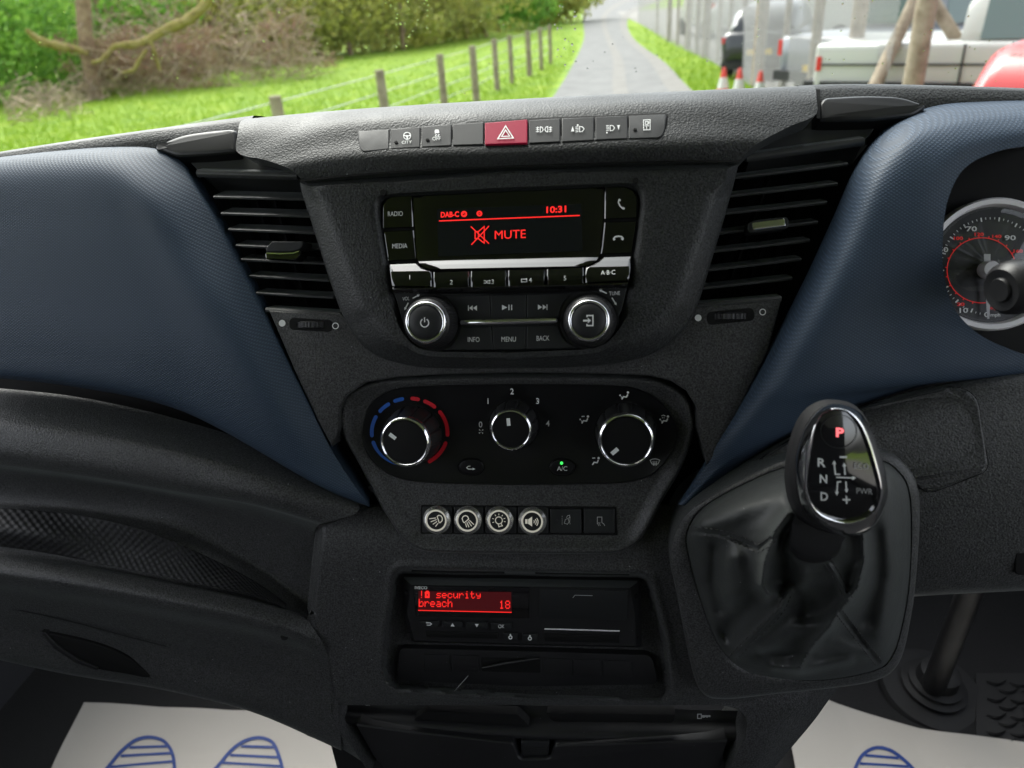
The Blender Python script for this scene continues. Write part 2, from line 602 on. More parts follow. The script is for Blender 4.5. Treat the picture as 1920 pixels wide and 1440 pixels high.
def sheet(name, G, mat, parent, skirt=None, sides='LRTB', smooth=50, uv=None, **kw):
    """grid mesh; skirt = Vector: the chosen borders are carried back by it as side walls"""
    nv, nu = len(G), len(G[0])
    V = [p for r in G for p in r]; F = []
    for j in range(nv - 1):
        for i in range(nu - 1):
            F.append((j * nu + i, j * nu + i + 1, (j + 1) * nu + i + 1, (j + 1) * nu + i))
    if skirt is not None:
        edges = {'T': [i for i in range(nu)], 'B': [(nv - 1) * nu + i for i in range(nu)],
                 'L': [j * nu for j in range(nv)], 'R': [j * nu + nu - 1 for j in range(nv)]}
        for s in sides:
            ids = edges[s]
            base = len(V)
            V += [V[i] + skirt for i in ids]
            for k in range(len(ids) - 1):
                F.append((ids[k], ids[k + 1], base + k + 1, base + k))
    o = link(name, V, F, mat, parent, smooth, **kw)
    if uv:
        off = root_loc(parent)
        key = {}
        for i in range(nu * nv):
            q = V[i] - off; key.setdefault((round(q.x, 5), round(q.y, 5), round(q.z, 5)), i)
        ul = o.data.uv_layers.new(name='UVMap')
        for lp in o.data.loops:
            q = o.data.vertices[lp.vertex_index].co
            i = key.get((round(q.x, 5), round(q.y, 5), round(q.z, 5)), 0)
            ul.data[lp.index].uv = ((i % nu) / (nu - 1) * uv[0], (i // nu) / (nv - 1) * uv[1])
    return o

def loft(name, rows, mat, parent, nu=24, nv=24, **kw):
    return sheet(name, grid(rows, nu, nv), mat, parent, **kw)

# ------------------------------------------------------------------ solids in 3D
def frame_at(px, py, lift=0.0):
    O = B(px, py, lift); n = NRM(px, py)
    U = Vector((1, 0, 0)); Vv = n.cross(U).normalized()
    return O, U, Vv, n

def lathe(name, O, N, profile, mat, parent, segs=40, cap0=False, cap1=True, smooth=35, ripple=None, **kw):
    N = N.normalized()
    U = N.orthogonal().normalized(); W = N.cross(U)
    rings = []
    for k, (r, h) in enumerate(profile):
        ring = []
        for i in range(segs):
            t = 2 * math.pi * i / segs
            rr = r * (1 + (ripple(k, i) if ripple else 0))
            ring.append(O + N * h + (U * math.cos(t) + W * math.sin(t)) * rr)
        rings.append(ring)
    return bridge(name, rings, mat, parent, cap0=cap0, cap1=cap1, smooth=smooth, **kw)

def tube_geo(path, radii, segs=8):
    V = []; F = []
    m = len(path)
    up0 = None
    for i, p in enumerate(path):
        d = (path[min(i + 1, m - 1)] - path[max(i - 1, 0)]).normalized()
        if up0 is None: up0 = d.orthogonal().normalized()
        up0 = (up0 - d * up0.dot(d)).normalized()
        w = d.cross(up0)
        r = radii[i] if hasattr(radii, '__len__') else radii
        for k in range(segs):
            t = 2 * math.pi * k / segs
            V.append(p + (up0 * math.cos(t) + w * math.sin(t)) * r)
    for i in range(m - 1):
        for k in range(segs):
            j = (k + 1) % segs
            F.append((i * segs + k, i * segs + j, (i + 1) * segs + j, (i + 1) * segs + k))
    F.append(tuple(range(segs - 1, -1, -1)))
    F.append(tuple((m - 1) * segs + k for k in range(segs)))
    return V, F

def tube(name, path, radii, mat, parent=None, segs=8, **kw):
    V, F = tube_geo([Vector(p) for p in path], radii, segs)
    return link(name, V, F, mat, parent, 60, **kw)

def box_geo(c, U, W, N, a, b, d):
    """box centred at c, half sizes a, b, d along U, W, N"""
    V = [c + U * (sx * a) + W * (sy * b) + N * (sz * d) for sz in (-1, 1) for sy in (-1, 1) for sx in (-1, 1)]
    F = [(0, 1, 3, 2), (4, 6, 7, 5), (0, 4, 5, 1), (2, 3, 7, 6), (0, 2, 6, 4), (1, 5, 7, 3)]
    return V, F

def box(name, lo, hi, mat, parent=None, bev=0.0, **kw):
    lo, hi = Vector(lo), Vector(hi)
    c = (lo + hi) / 2; h = (hi - lo) / 2
    V, F = box_geo(c, Vector((1, 0, 0)), Vector((0, 1, 0)), Vector((0, 0, 1)), h.x, h.y, h.z)
    o = link(name, V, F, mat, parent, 0, **kw)
    if bev:
        bm = bmesh.new(); bm.from_mesh(o.data)
        bmesh.ops.bevel(bm, geom=list(bm.edges), offset=bev, segments=2, affect='EDGES', profile=0.6)
        bm.to_mesh(o.data); bm.free()
        o.data.polygons.foreach_set('use_smooth', [True] * len(o.data.polygons))
        o.data.set_sharp_from_angle(angle=rad(40))
    return o

def merge(parts):
    V, F = [], []
    for v, f in parts:
        b = len(V); V += list(v); F += [tuple(i + b for i in q) for q in f]
    return V, F

# ------------------------------------------------------------------ printed marks
_txt = {}
def text_geo(s, bold=0.0):
    key = (s, bold)
    if key not in _txt:
        cu = bpy.data.curves.new('t', 'FONT')
        cu.body = s; cu.resolution_u = 3; cu.offset = bold; cu.fill_mode = 'FRONT' if False else 'BOTH'
        ob = bpy.data.objects.new('t', cu); COL.objects.link(ob)
        dg = bpy.context.evaluated_depsgraph_get()
        me = bpy.data.meshes.new_from_object(ob.evaluated_get(dg))
        V = [(v.co.x, v.co.y) for v in me.vertices]; F = [tuple(p.vertices) for p in me.polygons]
        bpy.data.objects.remove(ob); bpy.data.curves.remove(cu); bpy.data.meshes.remove(me)
        _txt[key] = (V, F)
    return _txt[key]
_cap = None

class Ink:
    def __init__(self): self.V = []; self.F = []; self.k = 0
    def add(self, pts, faces):
        b = len(self.V)
        self.V += [(p[0], p[1], self.k) for p in pts]
        self.F += [tuple(i + b for i in f) for f in faces]
        self.k += 1
        return self
    def fill(self, poly): return self.add(poly, [tuple(range(len(poly)))])
    def disc(self, x, y, r, ry=None, n=20): return self.fill(ell(x, y, r, ry, n))
    def stroke(self, pts, w, closed=False):
        m = len(pts); L = []; R = []
        for i in range(m):
            p = Vector(pts[i])
            a = Vector(pts[i - 1]) if (i > 0 or closed) else None
            c = Vector(pts[(i + 1) % m]) if (i < m - 1 or closed) else None
            e1 = (p - a).normalized() if a is not None else (c - p).normalized()
            e2 = (c - p).normalized() if c is not None else e1
            n1, n2 = Vector((-e1.y, e1.x)), Vector((-e2.y, e2.x))
            n = n1 + n2
            n = n1 if n.length < 1e-3 else n.normalized()
            k = 1 / max(0.45, n.dot(n1))
            L.append(p + n * (w / 2 * k)); R.append(p - n * (w / 2 * k))
        V = L + R; F = []
        for i in range(m if closed else m - 1):
            j = (i + 1) % m
            F.append((i, j, m + j, m + i))
        return self.add([(v.x, v.y) for v in V], F)
    def ring(self, x, y, r, w, ry=None, n=28): return self.stroke(ell(x, y, r, ry, n), w, True)
    def arc(self, x, y, r, a, b, w, ry=None, n=14):
        ry = ry or r
        P = [(x + r * math.sin(rad(a + (b - a) * i / n)), y - ry * math.cos(rad(a + (b - a) * i / n))) for i in range(n + 1)]
        return self.stroke(P, w)
    def text(self, s, cx, cy, h, w=None, slope=0.0, bold=0.0):
        global _cap
        if _cap is None:
            _cap = max(v[1] for v in text_geo('H')[0])
        V, F = text_geo(s, bold)
        x0, x1 = min(v[0] for v in V), max(v[0] for v in V)
        sy = h / _cap
        sx = (w / (x1 - x0)) if w else sy * 0.95
        pts = []
        for x, y in V:
            dx = (x - (x0 + x1) / 2) * sx; dy = (y - _cap / 2) * sy
            pts.append((cx + dx + dy * slope * 0.0, cy + dx * slope - dy))
        return self.add(pts, F)
    def build(self, name, lift, mat, parent, eps=0.0006, at=None, **kw):
        V = []
        for x, y, k in self.V:
            l = (lift(x, y) if callable(lift) else lift) + eps + k * 2e-5
            V.append(B(x, y, l) if at is None else at(x, y, eps + k * 2e-5))
        return link(name, V, self.F, mat, parent, 0, **kw)

def ink_text(name, s, cx, cy, h, lift, mat, parent, w=None, slope=0.0, bold=0.0):
    return Ink().text(s, cx, cy, h, w, slope, bold).build(name, lift, mat, parent)

def zmap(ox, oy, k):
    return lambda pts: [(ox + p[0] * k, oy + p[1] * k) + tuple(q * k for q in p[2:]) for p in pts]
# ================================================================== the dashboard
BACK = Vector((0, 0.03, -0.008))
dash = thing('dashboard', 'black and navy van dashboard with textured plastic centre stack', 'dashboard', (-0.08, 0.62, FLOOR_Z))

def lerpk(tab, y):
    for (y0, v0), (y1, v1) in zip(tab, tab[1:]):
        if y <= y1: return v0 + (v1 - v0) * max(0, (y - y0) / (y1 - y0))
    return tab[-1][1]
def yrow(x, y, l=0.0, dy=0.0, dz=0.0):
    return B(x, y, l) + Vector((0, dy, dz))

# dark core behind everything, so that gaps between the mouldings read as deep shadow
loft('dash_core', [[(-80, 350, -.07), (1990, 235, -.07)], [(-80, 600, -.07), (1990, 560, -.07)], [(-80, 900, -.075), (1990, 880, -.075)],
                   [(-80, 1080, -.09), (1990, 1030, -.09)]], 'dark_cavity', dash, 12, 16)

# top pad running to the windscreen, left and right of the hood
def pad(name, sil, front, far):
    rows = [[Vector((p.x, 1.05, EYE.z + z)) for p, z in far], ]
    sv = [B(x, y, -0.005) for x, y in sil]
    rows.append([v + Vector((0, 0.10, -0.024)) for v in sv])
    rows.append([v + Vector((0, 0.03, -0.0035)) for v in sv])
    rows.append(sv)
    rows.append([B(x, y, -0.012) for x, y in front])
    return loft(name, rows, 'grain', dash, 26, 26)
silL = [(-90, 304), (0, 289), (150, 266), (300, 245), (400, 231), (470, 222)]
frL = [(-90, 350), (0, 335), (150, 312), (300, 292), (400, 285), (470, 275)]
pad('top_pad', silL, frL, [(B(x, y), -0.17) for x, y in silL])
silR = [(1500, 166), (1560, 163), (1640, 163), (1760, 166), (1880, 170), (2000, 175)]
frR = [(1500, 225), (1560, 222), (1640, 222), (1760, 222), (1880, 226), (2000, 232)]
pad('top_pad', silR, frR, [(B(x, y), -0.16) for x, y in silR])

# hood over the centre stack, carrying the switch row
HL = 0.030
def hood_lift(x):
    return HL
hr = [
    [(568, 339, .028), (640, 331, .030), (960, 311, .030), (1300, 301, .030), (1389, 301, .028)],
    [(548, 320, .033), (640, 304, .035), (960, 290, .035), (1305, 279, .035), (1412, 276, .033)],
    [(498, 300, .031), (625, 268, .033), (960, 250, .033), (1320, 229, .033), (1478, 238, .031)],
    [(444, 284, .028), (618, 234, .030), (960, 214, .030), (1335, 192, .030), (1531, 213, .028)],
    [(446, 250, .026), (620, 220, .026), (960, 199, .026), (1335, 179, .026), (1531, 186, .026)],
    [(452, 227, .020), (640, 209, .020), (960, 189, .020), (1335, 171, .020), (1528, 164, .020)],
]
last = [B(*p) for p in hr[-1]]
hr.append([v + Vector((0, 0.030, -0.0030)) for v in last])
hr.append([v + Vector((0, 0.10, -0.02)) for v in last])
hr.append([v + Vector((0, 0.30, -0.07)) for v in last])
loft('switch_hood', hr, 'grain', dash, 60, 60, skirt=Vector((0, 0.024, -0.012)), sides='LRT')

prism('hood_gap_shade', [(1529, 167), (1538, 167), (1538, 222), (1531, 222)], .006, .02, 'dark_cavity', dash, bev=.5)  # solid dark strip painted in for the shade beside the hood
# demister pods either side of the hood
podL = rp([(286, 276, 6), (330, 252, 30), (380, 244, 20), (432, 239, 10), (443, 243, 8), (444, 284, 4), (390, 289, 10), (330, 292, 10)])
prism('demister_nozzle', podL, 0.004, 0.03, 'pod', dash, bev=9, steps=4)
podR = rp([(1536, 226, 4), (1537, 190, 8), (1548, 180, 12), (1620, 176, 20), (1690, 178, 20), (1742, 196, 10), (1715, 216, 10), (1640, 224, 8)])
prism('demister_nozzle', podR, 0.004, 0.03, 'pod', dash, bev=9, steps=4)
# smooth brows above the vents
prism('vent_brow', rp([(338, 288), (540, 288), (575, 326), (378, 324)]), -0.010, 0.03, 'slat', dash, bev=1)
prism('vent_brow', rp([(1440, 262), (1490, 205), (1530, 192), (1670, 190), (1655, 222), (1621, 263), (1406, 295)]), -0.010, 0.03, 'slat', dash, bev=1)

# upper grey panel under the vents with the arch over the climate unit
arch = [(1306, 800), (1306, 765), (1287, 733), (1257, 714), (1217, 705), (1138, 701), (960, 699), (837, 702), (746, 707),
        (683, 718), (648, 743), (635, 770), (635, 805)]
upper = [(503, 582), (640, 590), (700, 640), (960, 660), (1230, 640), (1300, 576), (1466, 562), (1440, 660), (1398, 742), (1345, 850), (1325, 872)] + arch + \
        [(622, 838), (596, 792), (556, 705)]
prism('stack_panel', upper, 0.006, 0.03, 'grain_fine', dash, bev=4, steps=3)

# centre console plateau: climate recess and switch shelf
plat = smooth_closed([(637, 795), (641, 757), (662, 732), (702, 716), (765, 709), (960, 705), (1180, 707), (1248, 719), (1288, 746),
            (1302, 790), (1298, 820), (1276, 880), (1241, 940), (1214, 992), (1192, 1020), (1160, 1035), (1110, 1038), (960, 1038), (830, 1036), (785, 1030),
            (757, 1012), (738, 985), (708, 938), (674, 871), (648, 825)], 4)
rings = [lift_ring(plat, -0.004, 0.030)]
for ins, l in ((0, -.004), (1.2, -.0020), (3.5, -.0006), (7, -.0003), (14, -.0025), (24, -.0055), (34, -.006)):
    rings.append(lift_ring(inset(plat, ins), l))
core_in = inset(plat, 34)
for t_ in (.15, .3, .45, .6, .75, .9, .98):
    rings.append(lift_ring([(x + (970 - x) * t_, y + (880 - y) * t_) for x, y in core_in], -.006))
bridge('console_plate', rings, 'grain_fine', dash, smooth=60)

# radio surround: a proud panel with bevelled flanks, opening for the radio
outer = rp([(559, 341, 6), (640, 334), (960, 315), (1300, 305), (1387, 305, 6), (1358, 410), (1325, 520), (1306, 580, 30), (1282, 622, 50), (1232, 664, 60), (1150, 684, 60),
            (1040, 690), (960, 691), (860, 691), (770, 689, 50), (690, 664, 60), (646, 605, 50), (616, 520), (588, 430)])
radio_o = rp([(713, 392, 10), (717, 372, 16), (742, 368, 20), (773, 366), (960, 358), (1133, 350), (1172, 348, 22), (1196, 357, 18), (1199, 385), (1192, 440), (1185, 484), (1178, 534),
              (1164, 586), (1148, 626, 30), (1124, 651, 30), (1079, 655), (960, 658), (812, 659, 20), (777, 650, 26), (755, 612), (742, 556), (728, 491), (715, 415)])
cR = (955, 505)
so, si = star(outer, cR, 160), star(radio_o, cR, 160)
def mixp(a, b, t): return [(p[0] + (q[0] - p[0]) * t, p[1] + (q[1] - p[1]) * t) for p, q in zip(a, b)]
def toward(poly, d):   # shrink star-sampled outline by d px
    out = []
    for p in poly:
        v = Vector((cR[0] - p[0], cR[1] - p[1])); L = v.length
        out.append((p[0] + v.x / L * d, p[1] + v.y / L * d))
    return out
def flank(px, py):     # flank lower towards the vents and the bottom
    return 0.0
e0 = so
nR = NRM(955, 505)
rings = [lift_ring(e0, .016, .02, nR), lift_ring(e0, .016, 0, nR), lift_ring(toward(e0, 2), .018, 0, nR), lift_ring(toward(e0, 6), .0192, 0, nR)]
def bevw(p):           # width of the flank bevel: broad at the sides, narrow at the top
    return 6 + 34 * min(1, abs(p[0] - cR[0]) / 300.0) * (1 if p[1] > 345 else 0.5) + (10 if p[1] > 600 else 0)
e2 = []
for p in so:
    v = Vector((cR[0] - p[0], cR[1] - p[1])); L = v.length; w = bevw(p)
    e2.append((p[0] + v.x / L * w, p[1] + v.y / L * w))
rings += [lift_ring(mixp(toward(e0, 6), e2, .7), .0275, 0, nR), lift_ring(e2, .0296, 0, nR), lift_ring(mixp(e2, si, .15), .0302, 0, nR),
          lift_ring(mixp(e2, si, .5), .0302, 0, nR), lift_ring(mixp(e2, si, .8), .0302, 0, nR)]
exp = toward(si, -13)
rings += [lift_ring(exp, .0300, 0, nR), lift_ring(toward(si, -9), .0290, 0, nR), lift_ring(toward(si, -3), .0262, 0, nR), lift_ring(toward(si, -1), .0250, 0, nR), lift_ring(si, .0250, .012, nR)]
bridge('radio_surround', rings, 'grain', dash, cap1=False, smooth=45)
Ink().stroke([(562, 339), (640, 330), (760, 321), (960, 311.5), (1180, 304.5), (1300, 302), (1388, 302.5)], 3.2).build('hood_seam', .0312, 'dark_cavity', dash)
for hx, hy in ((718, 361), (1192, 338)):
    prism('screw_hole', ell(hx, hy, 6, 6, 16), .0318, 0.004, 'dark_cavity', dash, bev=0.6)

# navy panels
bl = [
    [(-90, 309, -.02), (100, 286, -.02), (215, 278, -.02), (290, 281, -.018), (326, 293, -.016)],
    [(-90, 306, .000), (100, 284, .000), (215, 276.5, .000), (296, 282, .000), (337, 301, -.004)],
    [(-90, 316, .016), (100, 297, .016), (208, 294, .015), (285, 312, .010), (352, 322, -.004)],
    [(-90, 338, .022), (100, 323, .022), (205, 324, .022), (292, 362, .020), (366, 348, -.002)],
    [(-90, 430, .026), (100, 420, .026), (230, 425, .026), (352, 470, .024), (404, 412, .002)],
    [(-90, 550, .028), (120, 545, .028), (280, 555, .028), (428, 590, .026), (462, 525, .006)],
    [(-90, 650, .026), (150, 660, .026), (330, 685, .026), (530, 770, .022), (560, 722, .008)],
    [(-90, 694, .020), (150, 716, .020), (330, 752, .020), (590, 872, .014), (632, 862, .006)],
    [(-90, 700, .008), (150, 725, .008), (330, 765, .008), (620, 920, .006), (690, 946, .002)],
    [(-90, 700, -.03), (150, 725, -.03), (330, 765, -.03), (620, 920, -.03), (690, 946, -.03)],
]
loft('navy_panel', bl, 'blue_weave', dash, 70, 70, skirt=Vector((-0.012, 0.035, -0.01)), sides='R', smooth=70)

Lb = [(2010, 187), (1850, 189), (1750, 199), (1672, 233), (1612, 303), (1562, 412), (1517, 510), (1477, 590), (1441, 660), (1407, 724), (1375, 780), (1340, 838), (1308, 892), (1273, 946)]
Rb = [(2010, 268), (1870, 284), (1808, 316), (1778, 372), (1768, 445), (1769, 510), (1787, 574), (1832, 624), (1910, 661), (2010, 694), (1810, 708), (1645, 749), (1445, 838), (1290, 950)]
Rl = [.034, .037, .040, .042, .042, .038, .030, .018, .005, -.010, -.016, -.016, -.014, -.006]
rows = []
for i, ((lx, ly), (rx, ry)) in enumerate(zip(Lb, Rb)):
    v = Vector((rx - lx, ry - ly)); L = v.length; v /= L
    w = min(52, L * 0.42)
    cr = (lx + v.x * w, ly + v.y * w)
    md = (lx + v.x * (w + (L - w) * .5), ly + v.y * (w + (L - w) * .5))
    edge = (-.010 if i < 4 else -.002 + .001 * (i - 4)) if i < 12 else .0
    top = Rl[i]
    c1 = (lx + v.x * w * .5, ly + v.y * w * .5)
    cl = [.030, .033, .036, .038, .038, .037, .036, .034, .031, .027, .021, .014, .008, .002][i]
    rows.append([(lx - v.x * 2, ly - v.y * 2, edge - .02), (lx, ly, edge), (c1[0], c1[1], edge + (cl - edge) * .72), (cr[0], cr[1], cl), (md[0], md[1], (cl + top) / 2 + .003), (rx, ry, top)])
loft('navy_panel', rows, 'blue_weave', dash, 60, 90, smooth=70)

# binnacle: shroud going back to the instruments
opn = Rb[:10]
edge_ = [B(x, y, Rl[i]) for i, (x, y) in enumerate(opn)]
rows = [[p + Vector((0, k, -k * .25)) for p in edge_] for k in (0, .004, .03, .085)]
loft('binnacle_shroud', rows, 'soft_black', dash, 60, 14, smooth=70)

# passenger side: padded roll, open tray with ribbed mat, lip, lower panel
lrow = [
    [(-90, 720, -.03), (150, 745, -.03), (330, 785, -.03), (520, 850, -.02), (670, 940, -.02)],
    [(-90, 740, -.014), (150, 768, -.014), (330, 808, -.012), (520, 868, -.006), (672, 946, -.006)],
    [(-90, 765, .004), (150, 792, .004), (330, 828, .004), (520, 886, .006), (674, 952, .000)],
    [(-90, 790, .018), (150, 818, .018), (330, 850, .018), (520, 905, .016), (668, 962, .002)],
    [(-90, 835, .024), (150, 866, .024), (330, 895, .023), (500, 928, .020), (640, 972, .004)],
    [(-90, 857, .016), (150, 888, .016), (330, 918, .015), (480, 944, .013), (612, 980, .004)],
    [(-90, 862, -.02), (150, 893, -.02), (330, 923, -.02), (478, 950, -.02), (596, 985, -.012)],
    [(-90, 880, -.05), (150, 905, -.05), (330, 935, -.05), (475, 970, -.045), (590, 1000, -.03)],
    [(-90, 925, -.062), (150, 945, -.062), (330, 978, -.060), (480, 1050, -.05), (586, 1110, -.034)],
    [(-90, 938, -.060), (150, 957, -.060), (330, 992, -.058), (490, 1068, -.048), (582, 1136, -.030)],
    [(-90, 950, -.050), (150, 970, -.050), (330, 1012, -.048), (500, 1090, -.038), (580, 1146, -.022)],
    [(-90, 1022, -.010), (150, 1058, -.010), (330, 1094, -.010), (505, 1134, -.011), (578, 1156, -.010)],
    [(-90, 1029, -.003), (150, 1063, -.003), (330, 1095, -.003), (505, 1134, -.004), (576, 1158, -.006)],
    [(-90, 1034, .002), (150, 1068, .002), (330, 1101, .002), (508, 1142, .001), (580, 1166, -.002)],
    [(-90, 1062, .019), (150, 1096, .019), (330, 1129, .018), (520, 1172, .013), (604, 1204, .004)],
    [(-90, 1074, .018), (150, 1107, .018), (330, 1141, .017), (530, 1188, .010), (612, 1222, .002)],
    [(-90, 1100, -.004), (150, 1135, -.004), (330, 1168, -.004), (540, 1215, -.004), (622, 1250, -.003)],
    [(-90, 1150, -.022), (150, 1190, -.022), (330, 1222, -.018), (520, 1270, -.010), (632, 1300, -.003)],
    [(-90, 1215, -.026), (130, 1262, -.026), (300, 1289, -.022), (470, 1331, -.014), (640, 1404, -.008)],
    [(-90, 1218, -.045), (130, 1265, -.045), (300, 1292, -.042), (470, 1334, -.034), (640, 1407, -.028)],
]
loft('passenger_fascia', lrow, 'grain_fine', dash, 50, 130, smooth=70)
mat_rows = [
    [(-90, 955, -.045), (100, 966, -.045), (215, 984, -.045), (300, 1008, -.044), (400, 1050, -.040), (500, 1104, -.034), (543, 1136, -.026)],
    [(-90, 990, -.024), (100, 1012, -.024), (215, 1030, -.024), (300, 1045, -.024), (400, 1078, -.024), (500, 1118, -.022), (545, 1141, -.020)],
    [(-90, 1016, -.010), (100, 1042, -.010), (215, 1065, -.010), (300, 1082, -.010), (400, 1104, -.010), (490, 1125, -.012), (544, 1146, -.016)],
]
G = grid(mat_rows, 60, 24)
G = [[p + Vector((0, -0.006, 0.009)) for p in r] for r in G]
sheet('tray_mat', G, 'mat_ribs', dash, skirt=Vector((0, 0.003, -0.004)), smooth=70, uv=(.34, .045))
# pull recess of the lower compartment
pull = smooth_closed([(79, 1188), (100, 1208), (140, 1236), (180, 1254), (230, 1263), (279, 1271), (262, 1252), (235, 1231), (190, 1212), (130, 1196)], 4)
prism('pull_recess', pull, -0.017, 0.02, 'dark_cavity', dash, bev=2)
prism('pull_lip', rp([(76, 1185), (84, 1187), (108, 1211), (146, 1237), (184, 1253), (182, 1258), (140, 1243), (100, 1216)]), -.0145, .01, 'soft_black', dash, bev=1.5)
Ink().stroke([(-60, 1124), (0, 1137), (80, 1153), (160, 1172), (240, 1194), (312, 1212)], 2.2).build('panel_seam', lambda x, y: -.0165 + .006 * max(0, x) / 312, 'soft_black', dash)
prism('plug', ell(533, 1194, 8, 8, 16), .008, .004, 'soft_black', dash, bev=2)

# lower console with tachograph bay (height field over the face)
bay = rp([(740, 1066, 18), (1215, 1076, 18), (1246, 1190), (1258, 1292, 22), (1246, 1312, 16), (960, 1306), (735, 1291, 22), (717, 1262, 18), (722, 1190)])
def sdf(poly, x, y):
    d = 1e9; ins = False; m = len(poly)
    for i in range(m):
        ax, ay = poly[i]; bx, by = poly[(i + 1) % m]
        ex, ey = bx - ax, by - ay
        L2 = ex * ex + ey * ey
        t = 0 if L2 == 0 else max(0, min(1, ((x - ax) * ex + (y - ay) * ey) / L2))
        dd = (x - ax - ex * t) ** 2 + (y - ay - ey * t) ** 2
        if dd < d: d = dd
        if (ay > y) != (by > y) and x < ax + (y - ay) * ex / (ey if ey else 1e-9): ins = not ins
    d = math.sqrt(d)
    return d if ins else -d
def sst(t): t = max(0, min(1, t)); return t * t * (3 - 2 * t)
xl = [(945, 690), (985, 592), (1060, 584), (1140, 576), (1180, 588), (1215, 608), (1250, 621), (1322, 633)]
xr = [(945, 1290), (1100, 1330), (1200, 1345), (1322, 1420)]
G = []
NX, NY = 190, 92
for j in range(NY):
    y = 946 + (1322 - 946) * j / (NY - 1)
    a, b = lerpk(xl, y), lerpk(xr, y)
    r = []
    for i in range(NX):
        x = a + (b - a) * i / (NX - 1)
        s = sdf(bay, x, y)
        l = -.024 * sst((s + 1) / 9.0) + .0022 * math.exp(-((s + 6) / 7.0) ** 2)
        if x < a + 40 and y < 1150: l -= .012 * (1 - sst((x - a) / 18.0))
        l -= .004 * sst((y - 1300) / 22.0)
        l -= 3.0 * max(0.0, A(1078) - alpha(x, y)) ** 2
        r.append(BL(x, y, l))
    G.append(r)
sheet('lower_console', G, 'grain_fine', dash, skirt=Vector((0, 0.05, 0.0)), sides='LB', smooth=60)

# legs of the console either side of the stowage opening
loft('console_leg', [[(600, 1262, -.004), (634, 1300, -.004)], [(560, 1330, -.010), (620, 1322, -.002)], [(560, 1368, -.016), (626, 1350, -.002)],
                     [(640, 1404, -.012), (658, 1398, -.002)], [(715, 1452, -.012), (694, 1452, -.002)]], 'grain_fine', dash, 12, 24, skirt=Vector((0, .05, -.01)), sides='R')
loft('console_leg', [[(1330, 1318, -.004), (1480, 1290, -.006), (1600, 1262, -.012)], [(1390, 1334, -.002), (1480, 1315, -.002), (1570, 1292, -.014)],
                     [(1401, 1360, -.002), (1455, 1358, .000), (1527, 1350, -.016)], [(1388, 1400, -.002), (1430, 1402, .000), (1482, 1404, -.016)],
                     [(1362, 1452, -.002), (1398, 1456, -.0), (1438, 1456, -.016)]], 'grain_fine', dash, 20, 30, skirt=Vector((0, .06, -.01)), sides='LRB')

# stowage tray and drawer in the opening
loft('stowage_tray', [[(600, 1304, -.045), (980, 1322, -.045), (1430, 1334, -.045)], [(600, 1322, -.040), (980, 1340, -.040), (1430, 1352, -.040)],
                      [(610, 1345, -.022), (980, 1375, -.022), (1420, 1380, -.022)], [(610, 1352, -.020), (980, 1383, -.020), (1420, 1388, -.020)],
                      [(610, 1356, -.032), (980, 1387, -.032), (1420, 1392, -.032)], [(640, 1470, -.036), (980, 1470, -.036), (1400, 1470, -.036)]], 'soft_black', dash, 30, 24)
prism('card_slot', rp([(775, 1350, 3), (800, 1334, 4), (970, 1340, 4), (993, 1362, 3)]), -.0236, .01, 'dark_cavity', dash, bev=1.5)
prism('cup_recess', rp([(1024, 1338), (1266, 1341), (1263, 1356, 8), (1035, 1354, 10)]), -.0236, .01, 'dark_cavity', dash, bev=2)
drawer = rp([(665, 1358, 6), (760, 1371), (962, 1394, 4), (968, 1408), (974, 1424, 10), (1032, 1424, 10), (1040, 1398, 4), (1200, 1393), (1366, 1388, 6), (1356, 1420), (1345, 1460), (735, 1460), (700, 1420)])
prism('drawer', drawer, -.012, .03, 'soft_black', dash, bev=5, steps=3)
lat = prism('drawer_latch', rp([(976, 1391, 4), (1030, 1391, 4), (1029, 1418, 6), (977, 1418, 6)]), -.016, .02, 'satin_key', dash, bev=3)
for k in range(3):
    prism('grip_rib', [(985, 1402 + 4 * k), (1022, 1402 + 4 * k), (1022, 1404 + 4 * k), (985, 1404 + 4 * k)], -.0155, .002, 'soft_black', lat, bev=.4)
for kx, ky in ((697, 1318), (1319, 1343)):
    ik = Ink()
    ik.stroke([(kx - 11, ky - 4), (kx - 4, ky - 4), (kx - 4, ky + 4), (kx - 11, ky + 4)], 1.5, True)
    ik.fill([(kx - 3, ky - 2), (kx + 13, ky - 2), (kx + 13, ky + 2), (kx + 9, ky + 1), (kx + 7, ky + 3), (kx + 4, ky + 1), (kx + 1, ky + 3), (kx - 3, ky + 2)])
    ik.build('key_symbol', -.030, 'grey_ink', dash)

# driver's knee panel with its access cover
TAB[0] = PROF2
kn = [
    [(1255, 965, -.03), (1430, 845, -.02), (1645, 752, -.02), (1810, 712, -.02), (2010, 685, -.02)],
    [(1260, 975, -.01), (1432, 856, .002), (1645, 764, .004), (1810, 722, .004), (2010, 696, .004)],
    [(1262, 985, -.002), (1436, 880, .008), (1650, 790, .012), (1815, 750, .012), (2010, 725, .012)],
    [(1266, 1020, .000), (1450, 950, .010), (1660, 880, .016), (1830, 850, .018), (2010, 820, .020)],
    [(1275, 1080, .000), (1480, 1040, .010), (1690, 990, .016), (1840, 970, .018), (2010, 950, .020)],
    [(1290, 1160, .000), (1500, 1110, .006), (1700, 1090, .010), (1840, 1080, .012), (2010, 1070, .012)],
    [(1300, 1200, -.005), (1500, 1140, .000), (1700, 1113, .002), (1840, 1104, .004), (2010, 1095, .004)],
    [(1300, 1205, -.05), (1500, 1145, -.06), (1700, 1116, -.06), (1840, 1108, -.06), (2010, 1100, -.06)],
]
KG = grid(kn, 60, 60)
sheet('knee_panel', KG, 'grain_fine', dash, smooth=70)
